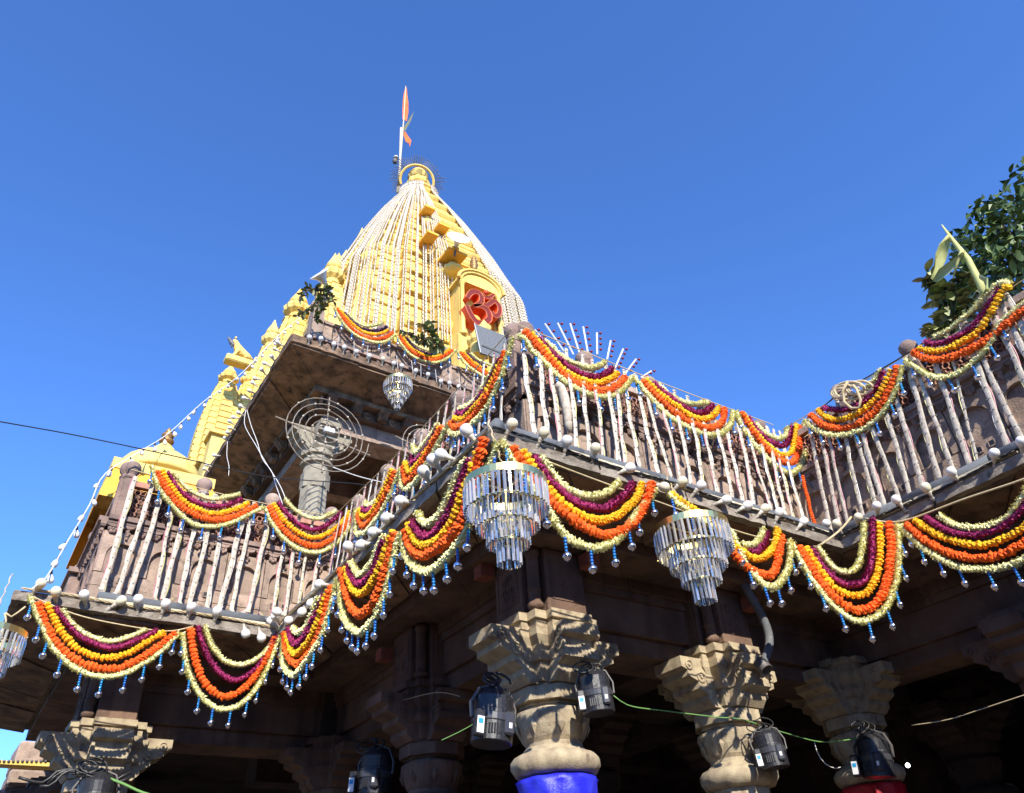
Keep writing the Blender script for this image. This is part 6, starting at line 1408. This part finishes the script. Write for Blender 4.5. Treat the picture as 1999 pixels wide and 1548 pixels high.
q = lambda x, y, Y_=8.35: onY((580 + x / 6.45, 480 + y / 6.45), Y_)
leaf_bunch('leaf_bunch', 'dark mango leaf sprays drooping at the left corner of the pavilion roof', 'leaves', [[q(400, 540), q(200, 540), q(80, 600), q(20, 700)], [q(420, 600), q(300, 640), q(260, 760), q(240, 960)], [q(400, 560), q(250, 700), q(100, 820), q(10, 880)], [q(460, 700), q(380, 560), q(260, 560), q(110, 500)], [q(450, 620), q(330, 700), q(270, 900)]], ['leaf', 'leaf_dry'], 26, .105, .3)
leaf_bunch('leaf_bunch', 'wilted leaf bundle lying on the pavilion roof left of the niche', 'leaves', [[q(1560, 980), q(1650, 1080), q(1760, 1150), q(1850, 1250)], [q(1300, 1060), q(1450, 1120), q(1600, 1180), q(1780, 1230)], [q(1660, 960), q(1700, 1100), q(1720, 1300)], [q(1560, 1150), q(1700, 1200), q(1830, 1300)]], ['leaf_dry', 'leaf_pale', 'leaf'], 30, .13, .2)
# leafy branches tied at the wing's post, with banana leaf
v = lambda x, y, X_=6.05: onX((1750 + x / 2.715, 330 + y / 2.715), X_)
sp = [[v(330, 800), v(300, 700), v(230, 600), v(160, 540)], [v(300, 850), v(240, 760), v(190, 650), v(150, 570)], [v(350, 800), v(330, 650), v(320, 560)], [v(380, 780), v(380, 650), v(370, 560)], [v(250, 880), v(200, 840), v(160, 850)], [v(420, 700), v(400, 600), v(360, 540)], [v(280, 820), v(260, 700), v(250, 600)]]
lb_ = leaf_bunch('leaf_bunch', 'thick bunch of green branches tied above the rail of the balcony wing', 'leaves', sp, ['leaf_pale', 'leaf_dry', 'leaf_dry', 'leaf'], 62, .12, .35)
bn = thing('banana_leaf', 'bent yellow green banana stalk with drying leaf above the tied branches', 'banana leaf', v(470, 640))
mb = MB(); mb.tube([v(240, 295, 5.95), v(300, 380, 5.95), v(380, 480, 5.95), v(440, 600, 5.95), v(470, 680, 5.95)], [.004, .018, .026, .03, .034], 8); part('stalk', mb, M['banana'], bn, smooth=True)
mb = MB(); mb.tube([v(280, 355, 5.9), v(235, 400, 5.9), v(212, 450, 5.9), v(200, 520, 5.9)], [.02, .014, .01, .006], 6); part('stalk', mb, M['banana'], bn, smooth=True)
mb = MB(); mb.tube([v(355, 430, 5.9), v(335, 460, 5.9), v(322, 500, 5.9), v(300, 580, 5.9)], [.02, .018, .012, .006], 6); part('stalk', mb, M['banana'], bn, smooth=True)
def blade(L1, L2, mat, name):
    n = len(L1); mb = MB(); V = []
    for i, (a, b) in enumerate(zip(L1, L2)):
        m_ = (a + b) / 2 + Vector((.03, 0, 0)); V += [a, m_, b]
    F = []
    for i in range(n - 1): k = i * 3; F += [(k, k + 1, k + 4, k + 3), (k + 1, k + 2, k + 5, k + 4)]
    mb.add(V, F); return part(name, mb, M[mat], bn, smooth=True)
blade([v(280, 360, 5.9), v(235, 400, 5.88), v(210, 450, 5.9), v(205, 520, 5.88), v(180, 580, 5.9)], [v(282, 364, 5.9), v(275, 440, 5.92), v(260, 490, 5.92), v(235, 540, 5.9), v(200, 590, 5.9)], 'banana', 'leaf_blade')
blade([v(350, 440, 5.88), v(280, 490, 5.86), v(225, 530, 5.86), v(190, 590, 5.88)], [v(355, 445, 5.9), v(318, 515, 5.9), v(270, 560, 5.9), v(215, 600, 5.9)], 'leaf_pale', 'leaf_blade')
mb = MB(); mb.tube([v(440, 570, 5.85), v(480, 590, 5.8), v(480, 640, 5.78), v(440, 700, 5.8), v(420, 740, 5.85)], [.02, .03, .035, .03, .01], 6, flat=.3); part('bark_sheath', mb, M['leaf_pale'], bn)
# the tree behind the wing
tree = thing('leafy_tree', 'dark green tree behind the balcony wing at the right edge', 'tree', (15.5, 5.2, GZ))
mb = MB(); T0 = onX((2080, 560), 13.0)
mb.tube([(T0.x + .5, T0.y, GZ), (T0.x + .3, T0.y, 3), (T0.x, T0.y, T0.z - .5)], [.3, .24, .16], 8); part('trunk', mb, M['bark'], tree)
cl = [((1985, 470), .5), ((1950, 480), .42), ((1925, 430), .30), ((1975, 530), .48), ((1915, 490), .34), ((1935, 540), .4), ((1995, 400), .24), ((2010, 350), .3), ((1890, 500), .25), ((1880, 470), .14), ((2040, 440), .8), ((2060, 560), .9), ((1960, 440), .3), ((1900, 540), .3), ((2005, 580), .55), ((1920, 405), .12), ((1945, 600), .4)]
leaves = []
for (p, r) in cl:
    C = onX(p, 12.6 + rnd.uniform(-.3, .6)); k = r * 1.25; mb = MB(); mb.tube([T0, T0.lerp(C, .5) + Vector((0, 0, -.1)), C], [.05, .03, .015], 5); part('branch', mb, M['bark'], tree)
    for i in range(int(230 * k * k + 26)):
        d = Vector((rnd.gauss(0, 1), rnd.gauss(0, 1), rnd.gauss(0, 1))).normalized() * k * rnd.uniform(.35, 1) ** .6; d = d * (1 + .35 * noise.noise(C + d * 2.5)); leaves.append((C + d, rnd.uniform(.10, .23)))
leaves.sort(key=lambda a: -a[1] - (2 if a[0].z > 0 and a[0].y < 6 and rnd.random() < .3 else 0))
for (p, s_) in leaves[:280]: place('leaf', rnd.choice(LM['leaf']), tree, p, rand_euler(.5), s_)
V = []; F = []
for (p, s_) in leaves[280:]:
    m_ = Vector((rnd.uniform(-1, 1), rnd.uniform(-1, 1), rnd.uniform(-1, .5))).normalized(); u_ = m_.cross(Vector((rnd.uniform(-1, 1), rnd.uniform(-1, 1), rnd.uniform(-1, 1)))).normalized(); k = len(V); wv = u_.cross(m_) * .06 * s_ / .15
    V += [p, p + m_ * s_ * .5 + u_ * s_ * .28 + wv, p + m_ * s_, p + m_ * s_ * .5 - u_ * s_ * .28 + wv]; F += [(k, k + 1, k + 2), (k, k + 2, k + 3)]
mb = MB(); mb.add(V, F); part('crown', mb, M['leaf'], tree, kind='stuff')
print('objects', len(bpy.data.objects))
